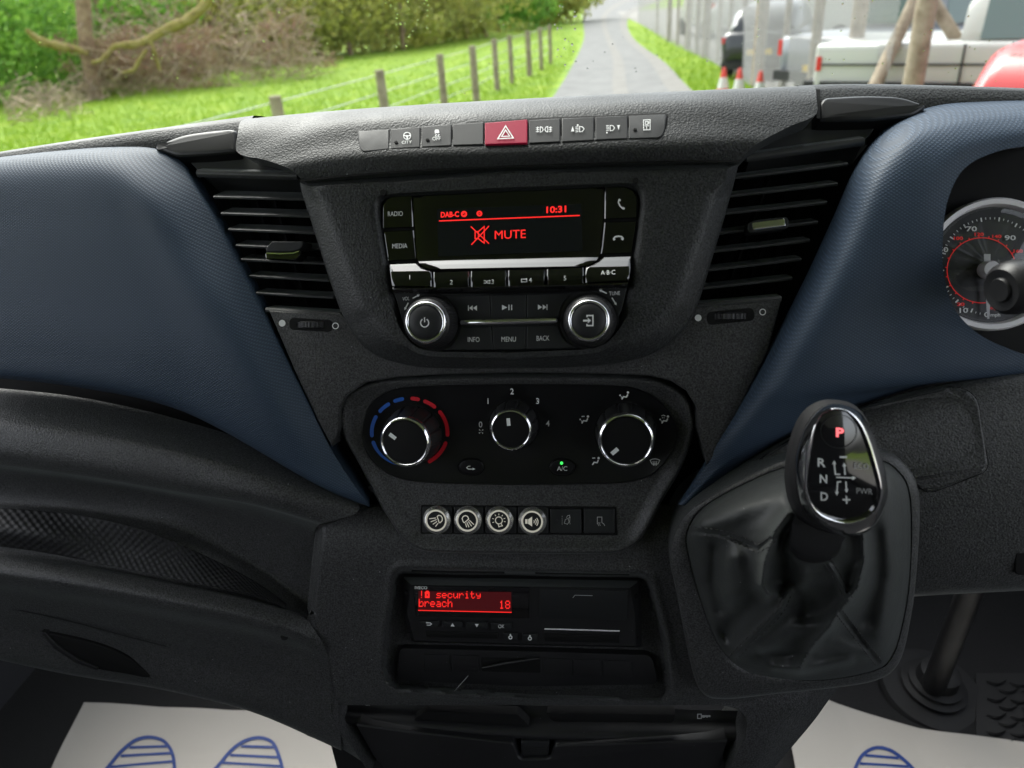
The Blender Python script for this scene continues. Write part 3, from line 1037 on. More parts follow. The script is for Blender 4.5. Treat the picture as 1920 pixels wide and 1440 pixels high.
cov = rp([(1423, 863, 4), (1500, 812, 30), (1606, 764, 40), (1793, 723, 26), (1832, 742, 26), (1854, 882, 16), (1740, 926, 16), (1700, 900, 20), (1480, 880, 10)], 6)
def knee_lift(x, y):
    # lift of the knee panel near a pixel, by nearest grid point
    best, bl_ = 1e9, 0
    for r in KG:
        for p in r:
            v = p - EYE; d = v.dot(CF)
            qx, qy = 960 + FPX * v.dot(CR) / d, 720 - FPX * v.dot(CU) / d
            e = (qx - x) ** 2 + (qy - y) ** 2
            if e < best: best, bl_ = e, (B(x, y) - EYE).length - v.length
    return bl_
def cov_pt(poly, off): return [B(x, y, knee_lift(x, y) + off) for x, y in poly]
c_in, c_in2 = inset(cov, 2.5), inset(cov, 5)
bridge('access_cover', [cov_pt(cov, -.003), cov_pt(cov, .0012), cov_pt(c_in, .0022), cov_pt(c_in2, .0024)] , 'grain_fine', dash, smooth=50)
Ink().stroke(cov, 3.2, True).build('cover_gap', knee_lift, 'dark_cavity', dash, eps=.0006)
prism('knee_socket', rp([(1905, 1010, 8), (1930, 1008), (1930, 1080), (1903, 1078, 8)]), knee_lift(1915, 1040) + .002, .01, 'dark_cavity', dash, bev=2)

TAB[0] = PROF
# ------------------------------------------------------------------ air vents
def vent(label, slats, frame_t, frame_b, back, tab_px, tilt0, tilt1):
    v = thing('air_vent', label, 'air vent', B(*back[0], -.03), 'air vents beside the centre stack')
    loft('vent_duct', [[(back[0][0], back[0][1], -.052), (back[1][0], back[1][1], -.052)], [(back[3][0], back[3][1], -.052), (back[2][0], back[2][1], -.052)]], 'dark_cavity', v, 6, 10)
    def bar(name, l, r, lift, th, dp, tl, mat, par=v):
        a, b = B(l[0], l[1], lift), B(r[0], r[1], lift)
        d = (b - a).normalized()
        k = Vector((0, math.cos(rad(tl)), -math.sin(rad(tl))))
        k = (k - d * k.dot(d)).normalized()
        w = d.cross(k).normalized()
        prof_ = [(0.35, -.0), (1, .06), (1, .85), (.5, 1), (-.5, 1), (-1, .85), (-1, .06), (-.35, 0)]
        rings = []
        for q in (a, (a + b) / 2, b):
            rings.append([q + w * (th / 2 * s) + k * (dp * t) for s, t in prof_])
        return bridge(name, rings, mat, par, cap0=True, cap1=True, smooth=40)
    n = len(slats)
    for i, (l, r) in enumerate(slats):
        bar('slat', l, r, -.003, .0026, .022, tilt0 + (tilt1 - tilt0) * i / (n - 1), 'slat')
    bar('frame_bar', frame_t[0], frame_t[1], -.001, .0055, .02, 4, 'slat')
    bar('frame_bar', frame_b[0], frame_b[1], .004, .004, .02, 15, 'slat')
    # vertical vanes behind the slats, coloured black for the shade inside the duct
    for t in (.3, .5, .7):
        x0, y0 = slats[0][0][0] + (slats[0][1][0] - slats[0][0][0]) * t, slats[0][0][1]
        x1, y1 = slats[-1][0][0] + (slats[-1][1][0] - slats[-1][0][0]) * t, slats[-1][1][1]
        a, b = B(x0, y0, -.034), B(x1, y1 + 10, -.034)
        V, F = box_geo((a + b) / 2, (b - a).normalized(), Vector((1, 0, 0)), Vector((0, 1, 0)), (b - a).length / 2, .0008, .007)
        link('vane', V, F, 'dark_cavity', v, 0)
    return v
vl = vent('left air vent with black and chrome tab beside the navy passenger panel', [((400, 370), (571, 374)), ((414, 401), (581, 406)), ((428, 431), (590, 437)), ((442, 461), (600, 468)), ((452, 487), (608, 494)), ((468, 518), (616, 526)), ((480, 550), (625, 558))],
     ((368, 326), (556, 331)), ((497, 582), (638, 591)), [(350, 300), (580, 310), (640, 600), (490, 590)], None, 2, 12)
tb = prism('thumb_tab', rp([(497, 466, 3), (509, 452, 3), (570, 452, 6), (566, 466, 10), (552, 472, 6), (499, 473, 3)]), .014, .016, 'satin_key', vl, bev=2.5)
prism('tab_front', rp([(496, 474, 3), (552, 474, 6), (564, 468, 4), (563, 482, 8), (552, 489, 6), (498, 487, 5)]), .0135, .012, 'piano', tb, bev=2.5)
Ink().stroke([(500, 474.5), (525, 475.5), (550, 474.5), (560, 471)], 2.4).build('chrome_strip', .0148, 'chrome', tb)
vr = vent('right air vent with full chrome tab beside the instrument binnacle', [((1377, 333), (1590, 308)), ((1363, 368), (1571, 345)), ((1352, 401), (1551, 380)), ((1340, 438), (1534, 417)), ((1331, 472), (1519, 451)), ((1320, 507), (1503, 486)), ((1311, 541), (1486, 522))],
     ((1400, 297), (1622, 266)), ((1298, 575), (1466, 561)), [(1400, 290), (1640, 250), (1480, 570), (1295, 590)], None, 8, 14)
tb = prism('thumb_tab', rp([(1401, 419, 5), (1412, 413, 5), (1474, 406, 4), (1479, 411, 4), (1478, 428, 4), (1408, 437, 4), (1402, 433, 4)]), .010, .016, 'satin_key', vr, bev=2.5)
prism('chrome_strip', rp([(1409, 417, 4), (1472, 409, 3), (1474, 424, 3), (1411, 432, 4)]), .0112, .004, 'chrome', tb, bev=2.5, steps=3)

# thumb wheels under the vents
def wheel(par, c, w, h, dot, ringp, slope):
    x, y = c
    rot = math.atan(slope)
    def R(pts): return [(x + (p[0]) * math.cos(rot) - p[1] * math.sin(rot), y + p[0] * math.sin(rot) + p[1] * math.cos(rot)) + tuple(p[2:]) for p in pts]
    slot = rp(R([(-w, -h, h * .8), (w, -h, h * .8), (w, h, h * .8), (-w, h, h * .8)]))
    prism('wheel_slot', slot, .0062, .004, 'dark_cavity', par, bev=1)
    O = B(x, y, .0065); ax = NRM(x, y).cross(Vector((1, 0, 0))).normalized()
    rr = w * .86 * MPP(x, y)
    seg = 72
    wheelo = lathe('thumb_wheel', O - NRM(x, y) * rr * .72 - ax * h * .6 * MPP(x, y), ax, [(rr * .9, 0), (rr, h * .18 * MPP(x, y)), (rr, h * 1.0 * MPP(x, y)), (rr * .9, h * 1.2 * MPP(x, y))],
                   'soft_black', par, segs=seg, cap0=True, ripple=lambda k, i: (.022 if i % 2 else 0) if k in (1, 2) else 0, smooth=20)
    Ink().disc(dot[0], dot[1], 6.3, 6.3).build('closed_mark', .0062, 'white_ink', par)
    Ink().ring(ringp[0], ringp[1], 5.4, 1.7).build('open_mark', .0062, 'white_ink', par)
wheel(vl, (583, 609), 41, 11.5, (529, 606), (629, 611), .06)
wheel(vr, (1370, 593), 45, 12.5, (1309, 596), (1430, 585), -.10)

# ------------------------------------------------------------------ switch row on the hood
sw = thing('switch_bank', 'row of nine flush switches with red hazard key on the hood', 'switch bank', B(960, 290, .03))
z3 = zmap(640, 190, 1 / 3)
def hoodl(x, y):
    v = y - (214 - .0605 * (x - 960))
    return lerpk([(-60, .022), (-15, .026), (0, .030), (36, .0332), (76, .0352), (98, .030)], v)
bank = rp(z3([(78, 160, 24), (272, 146), (806, 110), (1050, 93), (1430, 78), (1800, 60, 18), (1842, 66, 14), (1828, 170), (1806, 210, 30), (1620, 220), (1052, 248), (620, 268), (130, 300, 20), (102, 280, 30)]))
prism('bezel', bank, lambda x, y: hoodl(x, y) + .0008, .006, 'dark_cavity', sw, bev=1.5, steps=2)
def ytop(x): return 165 - (x - 85) * (165 - 68) / (1830 - 85)
def ybot(x): return 292 - (x - 115) * (292 - 207) / (1800 - 115)
xs = [(92, 268, 'blank'), (276, 444, 'city'), (451, 620, 'esp'), (627, 801, 'blank'), (806, 1047, 'haz'), (1055, 1232, 'fog'), (1240, 1422, 'lvl'), (1428, 1611, 'lvr'), (1618, 1826, 'door')]
tops = {92: 163, 268: 153, 276: 152, 444: 139, 451: 138, 620: 125, 627: 124, 801: 113, 806: 117, 1047: 97, 1055: 101, 1232: 91, 1240: 91, 1422: 84, 1428: 83, 1611: 76, 1618: 76, 1826: 71}
bots = {92: 288, 268: 272, 276: 271, 444: 262, 451: 261, 620: 252, 627: 251, 801: 246, 806: 246, 1047: 238, 1055: 239, 1232: 231, 1240: 231, 1422: 222, 1428: 221, 1611: 213, 1618: 213, 1826: 203}
for a, b, kind in xs:
    q = [(a + 1, tops[a] + 3, 4), (b - 1, tops[b] + 3, 4), (b - 1, bots[b] - 3, 4), (a + 1, bots[a] - 3, 4)]
    if a == 92: q = [(88, tops[a] + 3, 16), (b, tops[b] + 3, 4), (b, bots[b] - 3, 4), (118, bots[a] - 3, 22), (100, bots[a] - 30, 20)]
    if b == 1826: q = [(a, tops[a] + 3, 4), (1832, tops[b] - 1, 18), (1820, 160, 20), (1800, bots[b] + 3, 24), (a, bots[a] - 3, 4)]
    key = prism('hazard_key' if kind == 'haz' else 'switch_key', rp(z3(q), 4), lambda x, y, d=(.0010 if kind == 'haz' else 0): hoodl(x, y) + .0022 + d, .006, 'hazard_red' if kind == 'haz' else 'satin_key', sw, bev=1.6, steps=2)
    KL = lambda x, y, d=(.0010 if kind == 'haz' else 0): hoodl(x, y) + .0024 + d
    def Z(x, y): return (640 + x / 3, 190 + y / 3)
    ik = Ink(); small = None
    if kind == 'city':
        x, y = Z(370, 194); ik.ring(x, y, 6.6, 1.5); ik.disc(x, y + .6, 2); ik.stroke([(x - 6, y - .6), (x - 1.5, y + .2)], 1.8); ik.stroke([(x + 1.5, y + .2), (x + 6, y - 1)], 1.8); ik.stroke([(x, y + 2), (x + .4, y + 6)], 2.2)
        x, y = Z(368, 229); ik.text('CITY', x, y, 5.0, 19, -.05, .012)
        small = Z(307, 229)
    elif kind == 'esp':
        x, y = Z(538, 174)
        ik.fill([(x - 3.4, y - 5), (x + 2.6, y - 5.3), (x + 4, y - 1.8), (x + 4.2, y + 1.2), (x - 4.2, y + 1.6), (x - 4.4, y - 1.4)])
        for dx in (-3.5, 1.5): ik.stroke([(x + dx, y + 2.5), (x + dx + 3, y + 4.5), (x + dx, y + 6.5), (x + dx + 2.5, y + 8.5)], 1.2)
        x, y = Z(535, 209); ik.text('OFF', x, y, 6.6, 15.5, -.05)
        small = Z(484, 215)
    elif kind == 'haz':
        x, y = Z(924, 176)
        ik.stroke([(x, y - 12.5), (x + 14.5, y + 10), (x - 14.5, y + 11.4)], 2.0, True)
        ik.stroke([(x, y - 5), (x + 7.6, y + 6.6), (x - 7.6, y + 7.2)], 1.7, True)
    elif kind == 'fog':
        x, y = Z(1140, 158)
        ik.stroke([(x - 7, y - 5), (x - 7, y + 5.2), (x - 3.5, y + 4), (x - 1.6, y + .5), (x - 3, y - 3.6)], 1.4, True)
        ik.stroke([(x + 7, y - 5.6), (x + 7, y + 4.6), (x + 3.5, y + 3.8), (x + 1.6, y), (x + 3.2, y - 4)], 1.4, True)
        for s in (-1, 1):
            for dy in (-3.5, 0, 3.5): ik.stroke([(x + s * 9, y + dy), (x + s * 15, y + dy - s * .6)], 1.2)
            ik.stroke([(x + s * 11.6, y - 5.4), (x + s * 12.4, y), (x + s * 11.6, y + 5.4)], 1.2)
    elif kind in ('lvl', 'lvr'):
        x, y = Z(1328, 156) if kind == 'lvl' else Z(1524, 150)
        hx = x + 7 if kind == 'lvl' else x - 1
        ik.stroke([(hx - 3, y - 5), (hx - 3, y + 5), (hx + 2, y + 4.4), (hx + 5.5, y), (hx + 2.4, y - 4.4)], 1.4, True)
        for dy in (-4.6, -1.6, 1.4, 4.4): ik.stroke([(hx - 10.5, y + dy + (1 if kind == 'lvl' else 0)), (hx - 5, y + dy)], 1.2)
        if kind == 'lvl': ik.fill([(x - 12, y + 4.4), (x - 9, y - 5.5), (x - 6, y + 4.2)]); ik.disc(hx - 6.6, y - 7.5, 1.6)
        else: ik.fill([(x + 9, y - 5.5), (x + 14.5, y - 5.8), (x + 11.8, y + 4)]); ik.disc(hx - 9, y + 8.6, 1.6)
    elif kind == 'door':
        x, y = Z(1719, 132)
        ik.stroke([(x - 6.4, y - 9), (x + 6.2, y - 9.6), (x + 6, y + 9), (x - 6, y + 9.4)], 1.5, True)
        ik.stroke([(x - 3, y - 6), (x + 2, y - 6.2), (x + 2, y - 1), (x - 3, y - .8)], 1.4, True)
        ik.stroke([(x - 4, y + 2), (x + 4, y + 1.8)], 1.4); ik.stroke([(x - .6, y + 3), (x - .6, y + 8)], 1.6); ik.stroke([(x + 4, y - 7), (x + 4, y - 2)], 1.2)
        small = Z(1652, 157)
    if ik.V: ik.build('symbol', KL, 'white_ink', key)
    if small:
        prism('indicator', ell(small[0], small[1], 3.4, 2.8, 14), KL(*small) + .0006, .001, 'dark_cavity', key, bev=.6)
# ================================================================== radio
radio = thing('car_radio', 'glossy black radio with red display reading MUTE', 'radio', B(955, 655, .02))
K = .2708
def zr(pts): return [(700 + p[0] * K, 320 + p[1] * K) + tuple(q * K for q in p[2:]) for p in pts]
def zp(x, y): return (700 + x * K, 320 + y * K)
RT = [(0, .0262), (590, .0264), (608, .0272), (640, .0300), (682, .0335), (735, .0368), (760, .0374), (806, .0372), (830, .0345), (852, .0290), (870, .0280), (1400, .0280)]
def rlift(px, py):
    zx, zy = (px - 700) / K, (py - 320) / K
    return lerpk(RT, zy + .022 * (zx - 960))
def patch(name, ends, mat, parent, off=0.0, nu=14, nv=None, edge=2.0, drop=.0007, skirt=.004):
    """a key that follows the radio face: rows of (left, right) zoom points, soft edges, side walls"""
    ends = [(zp(*a), zp(*b)) for a, b in ends]
    rows = []
    n = len(ends)
    nv = nv or 12
    for j in range(nv + 1):
        t = j / nv * (n - 1); i = min(int(t), n - 2); s = t - i
        a = Vector(ends[i][0]).lerp(Vector(ends[i + 1][0]), s); b = Vector(ends[i][1]).lerp(Vector(ends[i + 1][1]), s)
        rows.append((a, b))
    poly = [r[0] for r in rows] + [r[1] for r in reversed(rows)]
    G = []
    us = [0, edge / 60, .08, .2, .35, .5, .65, .8, .92, 1 - edge / 60, 1]
    # extra rows hugging top and bottom
    a0, b0 = rows[0]; a1, b1 = rows[-1]
    def near(r, q, d):
        v = q[0] - r[0]; L = max(v.length, 1e-6); k = min(.5, d / L)
        return (r[0].lerp(q[0], k), r[1].lerp(q[1], k))
    rows = [rows[0], near(rows[0], rows[1], edge * .5)] + rows[1:-1] + [near(rows[-1], rows[-2], edge * .5), rows[-1]]
    for j, (a, b) in enumerate(rows):
        L = (b - a).length
        r = []
        for u in us:
            p = a.lerp(b, u)
            brd = u in (0, 1) or j in (0, len(rows) - 1)
            r.append(B(p.x, p.y, rlift(p.x, p.y) + off - (drop if brd else 0)))
        G.append(r)
    n_ = NRM(*ends[0][0])
    return sheet(name, G, mat, parent, skirt=-n_ * skirt, smooth=40)

prism('chassis', inset(radio_o, 1), .0235, .02, 'dark_cavity', radio, bev=1)
OF = .0004
scr = patch('display_panel', [((274, 176), (1598, 114)), ((288, 400), (1590, 340)), ((298, 560), (1572, 540)), ((303, 600), (1566, 585)), ((318, 640), (1545, 622)), ((345, 664), (1510, 644)), ((392, 682), (1462, 661))], 'piano', radio, OF, nv=40, skirt=.006)
lcd = rp(zr([(440, 264), (1440, 230), (1447, 556), (452, 594)]))
G = [[B(*zp(440 + (1440 - 440) * u + 10 * v, 264 - 34 * u + v * (330 - 4 * u)), .0272) for u in (0, .5, 1)] for v in (0, .5, 1)]
sheet('display', G, 'lcd', radio, smooth=0)
LL = .0272
it = Ink()
it.text('DAB-C', *zp(530, 303), 9.5, 34, -.04, .03)
it.ring(*zp(628, 300), 4.2, 3.0); it.ring(*zp(735, 297), 3.9, 2.8); it.stroke([zp(624, 292), zp(632, 308)], 1.4); it.stroke([zp(728, 298), zp(742, 296)], 1.3)
it.text('10:31', *zp(1267, 268), 11.5, 37, -.05, .025)
it.stroke([zp(455, 348), zp(1430, 310)], 2.0)
x, y = zp(738, 446)
it.stroke([(x - 9, y - 6), (x - 9, y + 6.5), (x - 3, y + 6.5), (x + 8, y + 15), (x + 8, y - 16), (x - 3, y - 6.5)], 1.8, True)
it.stroke([(x - 3, y - 6.5), (x - 3, y + 6.5)], 1.4)
it.stroke([(x - 17, y - 16), (x + 17, y + 16)], 1.8); it.stroke([(x + 17, y - 17), (x - 16, y + 18)], 1.8)
it.text('MUTE', *zp(948, 441), 15.5, 58, -.04)
it.build('display_text', LL, 'red_ink', radio)

def rkey(name, ends, mats, off=OF, ink=None, **kw):
    k = patch(name, ends, mats, radio, off, **kw)
    if ink:
        ik = Ink(); ink(ik)
        ik.build('symbol', lambda a, b: rlift(a, b) + off, 'white_ink', k)
    return k
rkey('key', [((140, 180), (268, 176)), ((90, 200), (269, 200)), ((64, 240), (270, 230)), ((62, 400), (277, 392))], 'piano', ink=lambda i: i.text('RADIO', *zp(152, 298), 8.6, 28, -.03), nv=16)
rkey('key', [((68, 422), (279, 410)), ((98, 626), (300, 616))], 'piano', ink=lambda i: i.text('MEDIA', *zp(183, 521), 8.6, 28, -.03))
def hs1(i):
    x, y = zp(1717, 232); i.stroke([(x - 4.5, y - 9), (x - 5.5, y - 3), (x - 2, y + 4), (x + 4, y + 9)], 2.8); i.stroke([(x - 5, y - 9.5), (x - 1.5, y - 6.5)], 3.6); i.stroke([(x + 1.5, y + 6.5), (x + 6, y + 8.5)], 3.6)
def hs2(i):
    x, y = zp(1696, 467); i.stroke([(x - 9.5, y + 2), (x - 6, y - 2.4), (x, y - 3.6), (x + 6, y - 2.8), (x + 9.5, y + 1.4)], 2.8); i.stroke([(x - 9.5, y + 3.4), (x - 6, y + 1)], 3.6); i.stroke([(x + 6, y + .6), (x + 9.7, y + 3)], 3.6)
rkey('key', [((1604, 114), (1735, 112)), ((1603, 150), (1800, 140)), ((1602, 200), (1832, 190)), ((1600, 336), (1828, 326))], 'piano', ink=hs1, nv=16)
rkey('key', [((1600, 356), (1826, 350)), ((1584, 520), (1804, 510)), ((1574, 578), (1795, 570))], 'piano', ink=hs2, nv=16)
PR = dict(nv=26, edge=2.4, drop=.001, skirt=.006)
rkey('preset_key', [((108, 648), (300, 640)), ((114, 680), (345, 682)), ((118, 700), (404, 698)), ((131, 803), (408, 806))], 'piano', ink=lambda i: i.text('1', *zp(252, 738), 8), **PR)
rkey('preset_key', [((416, 700), (664, 694)), ((416, 808), (667, 806))], 'piano', ink=lambda i: i.text('2', *zp(540, 772), 8.4), **PR)
def shuf(i):
    x, y = zp(783, 771); i.stroke([(x - 5, y - 2.4), (x - 1, y - 2.2), (x + 2, y + 2), (x + 6, y + 2)], 1.2); i.stroke([(x - 5, y + 2.2), (x - 1, y + 2), (x + 2, y - 2), (x + 6, y - 2.2)], 1.2)
    i.fill([(x + 5, y - 4), (x + 8, y - 2.2), (x + 5, y - .4)]); i.fill([(x + 5, y + .2), (x + 8, y + 2), (x + 5, y + 3.8)]); i.text('3', *zp(826, 769), 8.4)
rkey('preset_key', [((674, 694), (921, 688)), ((672, 807), (925, 804))], 'piano', ink=shuf, **PR)
def rpt(i):
    x, y = zp(1044, 760); i.stroke([(x - 5, y + 1), (x - 5, y - 2.4), (x + 4, y - 2.6)], 1.3); i.stroke([(x + 5, y - 1), (x + 5, y + 2.4), (x - 4, y + 2.6)], 1.3)
    i.fill([(x + 3.5, y - 4.6), (x + 6.5, y - 2.6), (x + 3.5, y - .6)]); i.fill([(x - 3.5, y + .6), (x - 6.5, y + 2.6), (x - 3.5, y + 4.6)]); i.text('4', *zp(1087, 758), 8.4)
rkey('preset_key', [((932, 688), (1190, 681)), ((931, 803), (1191, 796))], 'piano', ink=rpt, **PR)
rkey('preset_key', [((1200, 681), (1458, 669)), ((1200, 795), (1458, 781))], 'piano', ink=lambda i: i.text('5', *zp(1327, 744), 8.4), **PR)
rkey('preset_key', [((1590, 597), (1789, 592)), ((1556, 630), (1786, 610)), ((1510, 655), (1784, 640)), ((1470, 667), (1782, 655)), ((1466, 780), (1768, 764))], 'piano', ink=lambda i: i.text('A·B·C', *zp(1625, 704), 8, 27, -.04), **PR)
# strip under the presets and lower control field
patch('strip', [((134, 812), (1766, 772)), ((142, 850), (1756, 812))], 'piano', radio, 0, nv=10)
low = rp(zr([(142, 846), (600, 848), (960, 852), (1400, 838), (1758, 806), (1722, 955), (1650, 1130, 90), (1570, 1205, 90), (1400, 1232), (960, 1242), (430, 1246, 60), (300, 1215, 80), (212, 1085, 60), (160, 900)]))
prism('lower_plate', low, .0272, .01, 'satin_key', radio, bev=1.5)
def lkey(poly, ink):
    k = prism('key', rp(zr(poly), 4), .0285, .005, 'satin_key', radio, bev=1.4)
    ik = Ink(); ink(ik); ik.build('symbol', .0285, 'white_ink', k)
def prv(i):
    x, y = zp(688, 951); i.stroke([(x - 8, y - 5), (x - 8, y + 5)], 1.6); i.fill([(x - 7, y), (x, y - 5), (x, y + 5)]); i.fill([(x + .6, y), (x + 8, y - 5), (x + 8, y + 5)])
def ply(i):
    x, y = zp(924, 947); i.fill([(x - 9, y - 5), (x + 1, y), (x - 9, y + 5)]); i.stroke([(x + 4, y - 5), (x + 4, y + 5)], 2); i.stroke([(x + 9, y - 5), (x + 9, y + 5)], 2)
def nxt(i):
    x, y = zp(1169, 945); i.stroke([(x + 9, y - 5), (x + 9, y + 5)], 1.6); i.fill([(x + 8, y), (x + 1, y + 5), (x + 1, y - 5)]); i.fill([(x, y), (x - 8, y + 5), (x - 8, y - 5)])
lkey([(505, 866, 8), (804, 860, 4), (812, 1030, 4), (596, 1034, 10), (580, 960, 30)], prv)
lkey([(810, 860, 4), (1057, 857, 4), (1057, 1026, 4), (818, 1030, 4)], ply)
lkey([(1063, 857, 4), (1366, 846, 8), (1300, 940, 30), (1284, 1016, 10), (1063, 1026, 4)], nxt)
lkey([(606, 1080, 8), (816, 1078, 4), (828, 1240, 4), (520, 1240, 8), (585, 1150, 30)], lambda i: i.text('INFO', *zp(695, 1169), 9, 22, 0))
lkey([(822, 1078, 4), (1056, 1074, 4), (1054, 1236, 4), (834, 1240, 4)], lambda i: i.text('MENU', *zp(937, 1167), 9, 27, 0))
lkey([(1062, 1074, 4), (1280, 1068, 8), (1310, 1160, 30), (1390, 1226, 8), (1060, 1236, 4)], lambda i: i.text('BACK', *zp(1175, 1160), 9, 24, -.02))
a, b = B(*zp(600, 1052), .0300), B(*zp(1278, 1036), .0300)
tube('chrome_bar', [a + (a - b).normalized() * .0, a.lerp(b, .02), a.lerp(b, .5), a.lerp(b, .98), b], [.0012, .0022, .0024, .0022, .0012], 'chrome', radio, 12)
def rknob(cx, cy, ro, ic, seed):
    O, U, Vv, n = frame_at(cx, cy, .0275); m = MPP(cx, cy, .0275)
    prism('knob_well', ell(cx, cy, 55, 55, 48), .0282, .004, 'dark_cavity', radio, bev=1.5)
    k = lathe('knob', O, n, [(50 * m, 0), (49 * m, .004), (47.5 * m, .010), (43 * m, .0165), (38 * m, .0185)], 'knob_skirt', radio, segs=120,
              ripple=lambda kk, i: (-.022 if i % 2 else 0) if kk in (1, 2, 3) else 0, smooth=25)
    lathe('knob_ring', O, n, [(39 * m, .0175), (38.5 * m, .0190), (36.5 * m, .0204), (34 * m, .0208), (31.5 * m, .0204), (30.5 * m, .0196)], 'chrome', k, segs=64, cap1=False, smooth=60)
    lathe('knob_cap', O, n, [(30.8 * m, .0192), (30.3 * m, .0203), (28 * m, .0211), (14 * m, .0214), (.1 * m, .0215)], 'satin_key', k, segs=48, cap1=True, smooth=60)
    T = O + n * .0217
    def at(x, y, e): return T + U * (x * m) - Vv * (y * m) + n * e
    ic_ = Ink(); ic(ic_); ic_.build('symbol', 0, 'white_ink', k, at=at, eps=.0002)
def pw(i): i.arc(0, 1, 7.5, 32, 328, 1.9); i.stroke([(0, -9), (0, 0)], 1.9)
def ent(i):
    i.stroke([(-3, -6), (-3, -9), (7.5, -9), (7.5, 9), (-3, 9), (-3, 6)], 2.3); i.stroke([(-10, 0), (-1, 0)], 3.2); i.fill([(-1.5, -5), (4.2, 0), (-1.5, 5)])
rknob(811, 605, 0, pw, 1)
rknob(1106, 602, 0, ent, 2)
ia = Ink()
ia.text('VOL', *zp(226, 886), 6.6, 13, -.1); ia.text('TUNE', *zp(1670, 849), 7, 20, -.05)
def arrow(i, a, b, w=2.2, hw=5.5, hl=5):
    a, b = Vector(a), Vector(b); d = (b - a).normalized(); n = Vector((-d.y, d.x))
    i.stroke([tuple(a), tuple(b - d * hl * .8)], w)
    q = b - d * hl
    i.fill([tuple(b), tuple(q + n * hw / 2), tuple(q - n * hw / 2)])
arrow(ia, zp(272, 884), zp(322, 858)); arrow(ia, zp(242, 915), zp(215, 966)); arrow(ia, zp(1616, 850), zp(1562, 824)); arrow(ia, zp(1652, 880), zp(1684, 932))
ia.build('lettering', .0272, 'white_ink', radio)

# ================================================================== climate control
cl = thing('climate_control', 'black heater panel with three chrome-ringed rotary knobs', 'heater panel', B(970, 905, -.006))
cpan = smooth_closed([(679, 806), (692, 760), (728, 734), (782, 724), (945, 720), (1118, 721.5), (1197, 730), (1247, 762), (1269, 799), (1269, 824), (1253, 858), (1227, 886), (1197, 900), (1138, 907), (960, 909), (819, 906),
            (755, 899), (719, 883), (692, 856), (680, 826)], 4)
CL = -.003
nC = NRM(970, 815)
bridge('panel', [lift_ring(cpan, CL, .006, nC), lift_ring(cpan, CL - .0002, 0, nC), lift_ring(inset(cpan, 1.4), CL + .0008, 0, nC), lift_ring(inset(cpan, 3), CL + .0006, 0, nC), lift_ring(inset(cpan, 5), CL, 0, nC)], 'climate_face', cl, smooth=50)
ib, ir = Ink(), Ink()
for a_, b_ in ((-11, -22.5), (-34, -51), (-63, -95)): ib.arc(768, 811, 71, a_, b_, 7.0, 64)
P4 = []
for i in range(13):
    t = -107 - 53 * i / 12; P4.append((t, 7.5 * (1 - i / 12 * .75)))
ol = [(768 + (71 + w / 2) * math.sin(rad(t)), 811 - (64 + w / 2) * math.cos(rad(t))) for t, w in P4] + [(768 + (71 - w / 2) * math.sin(rad(t)), 811 - (64 - w / 2) * math.cos(rad(t))) for t, w in reversed(P4)]
n4 = len(P4)
ib.add(ol, [(i, i + 1, 2 * n4 - 2 - i, 2 * n4 - 1 - i) for i in range(n4 - 1)])
for a_, b_ in ((4, 13), (24, 41), (53, 94), (108, 148)): ir.arc(768, 811, 71, a_, b_, 7.2, 64)
for sx, sy, who in ():
    pass
def endcaps(ink, lst):
    for t in lst: ink.disc(768 + 71 * math.sin(rad(t)), 811 - 64 * math.cos(rad(t)), 3.5, 3.5, 12)
endcaps(ib, (-11, -22.5, -34, -51, -63, -95, -107)); endcaps(ir, (4, 13, 24, 41, 53, 94, 108, 148))
ib.build('cold_scale', CL, 'blue_arc', cl); ir.build('hot_scale', CL, 'red_arc', cl)
def cknob(cx, cy, rb, rt, h, ptr, name='knob'):
    O, U, Vv, n = frame_at(cx, cy, CL); m = MPP(cx, cy, CL)
    prism('knob_gap', ell(cx, cy, rb + 4, (rb + 4) * .95, 40), CL + .0003, .001, 'dark_cavity', cl, bev=.5)
    k = lathe(name, O, n, [(rb * m, 0), (rb * m * .99, .004), (rb * m * .93, h * .55), (rt * m * 1.02, h * .86)], 'knob_skirt', cl, segs=96,
              ripple=lambda kk, i: -.05 if i % 8 == 0 else 0, smooth=30)
    lathe('knob_ring', O, n, [(rt * m * 1.03, h * .84), (rt * m * 1.035, h * .93), (rt * m * .99, h * .99), (rt * m * .93, h * 1.02), (rt * m * .885, h * .99), (rt * m * .875, h * .95)], 'chrome', k, segs=72, cap1=False, smooth=60)
    lathe('knob_cap', O, n, [(rt * m * .88, h * .94), (rt * m * .86, h * .97), (rt * m * .3, h * .975), (.05 * m, h * .976)], 'knob_black', k, segs=48, smooth=50)
    T = O + n * (h * .976)
    def at(x, y, e): return T + U * (x * m) - Vv * (y * m) + n * e
    px_, py_, ang, L, W = ptr
    c, s = math.cos(rad(ang)), math.sin(rad(ang))
    q = [(px_ + a_ * c - b_ * s, py_ + a_ * s + b_ * c) for a_, b_ in ((-L / 2, -W / 2), (L / 2, -W / 2), (L / 2, W / 2), (-L / 2, W / 2))]
    Ink().fill(q).build('pointer', 0, 'white_ink', k, at=at, eps=.0003)
cknob(775, 815, 55, 45.5, .024, (-22, -11, 38, 14, 7))
cknob(964, 796, 46, 37.5, .018, (-4, -15, 86, 14, 6.5))
cknob(1173, 810, 56, 49, .026, (-20, 20, -42, 15, 7.5))
iw = Ink()
for s, x, y in (('0', 901, 796), ('1', 915, 752), ('2', 960, 734), ('3', 1008, 752), ('4', 1027, 794)): iw.text(s, x, y, 10.5, None, 0, .01)
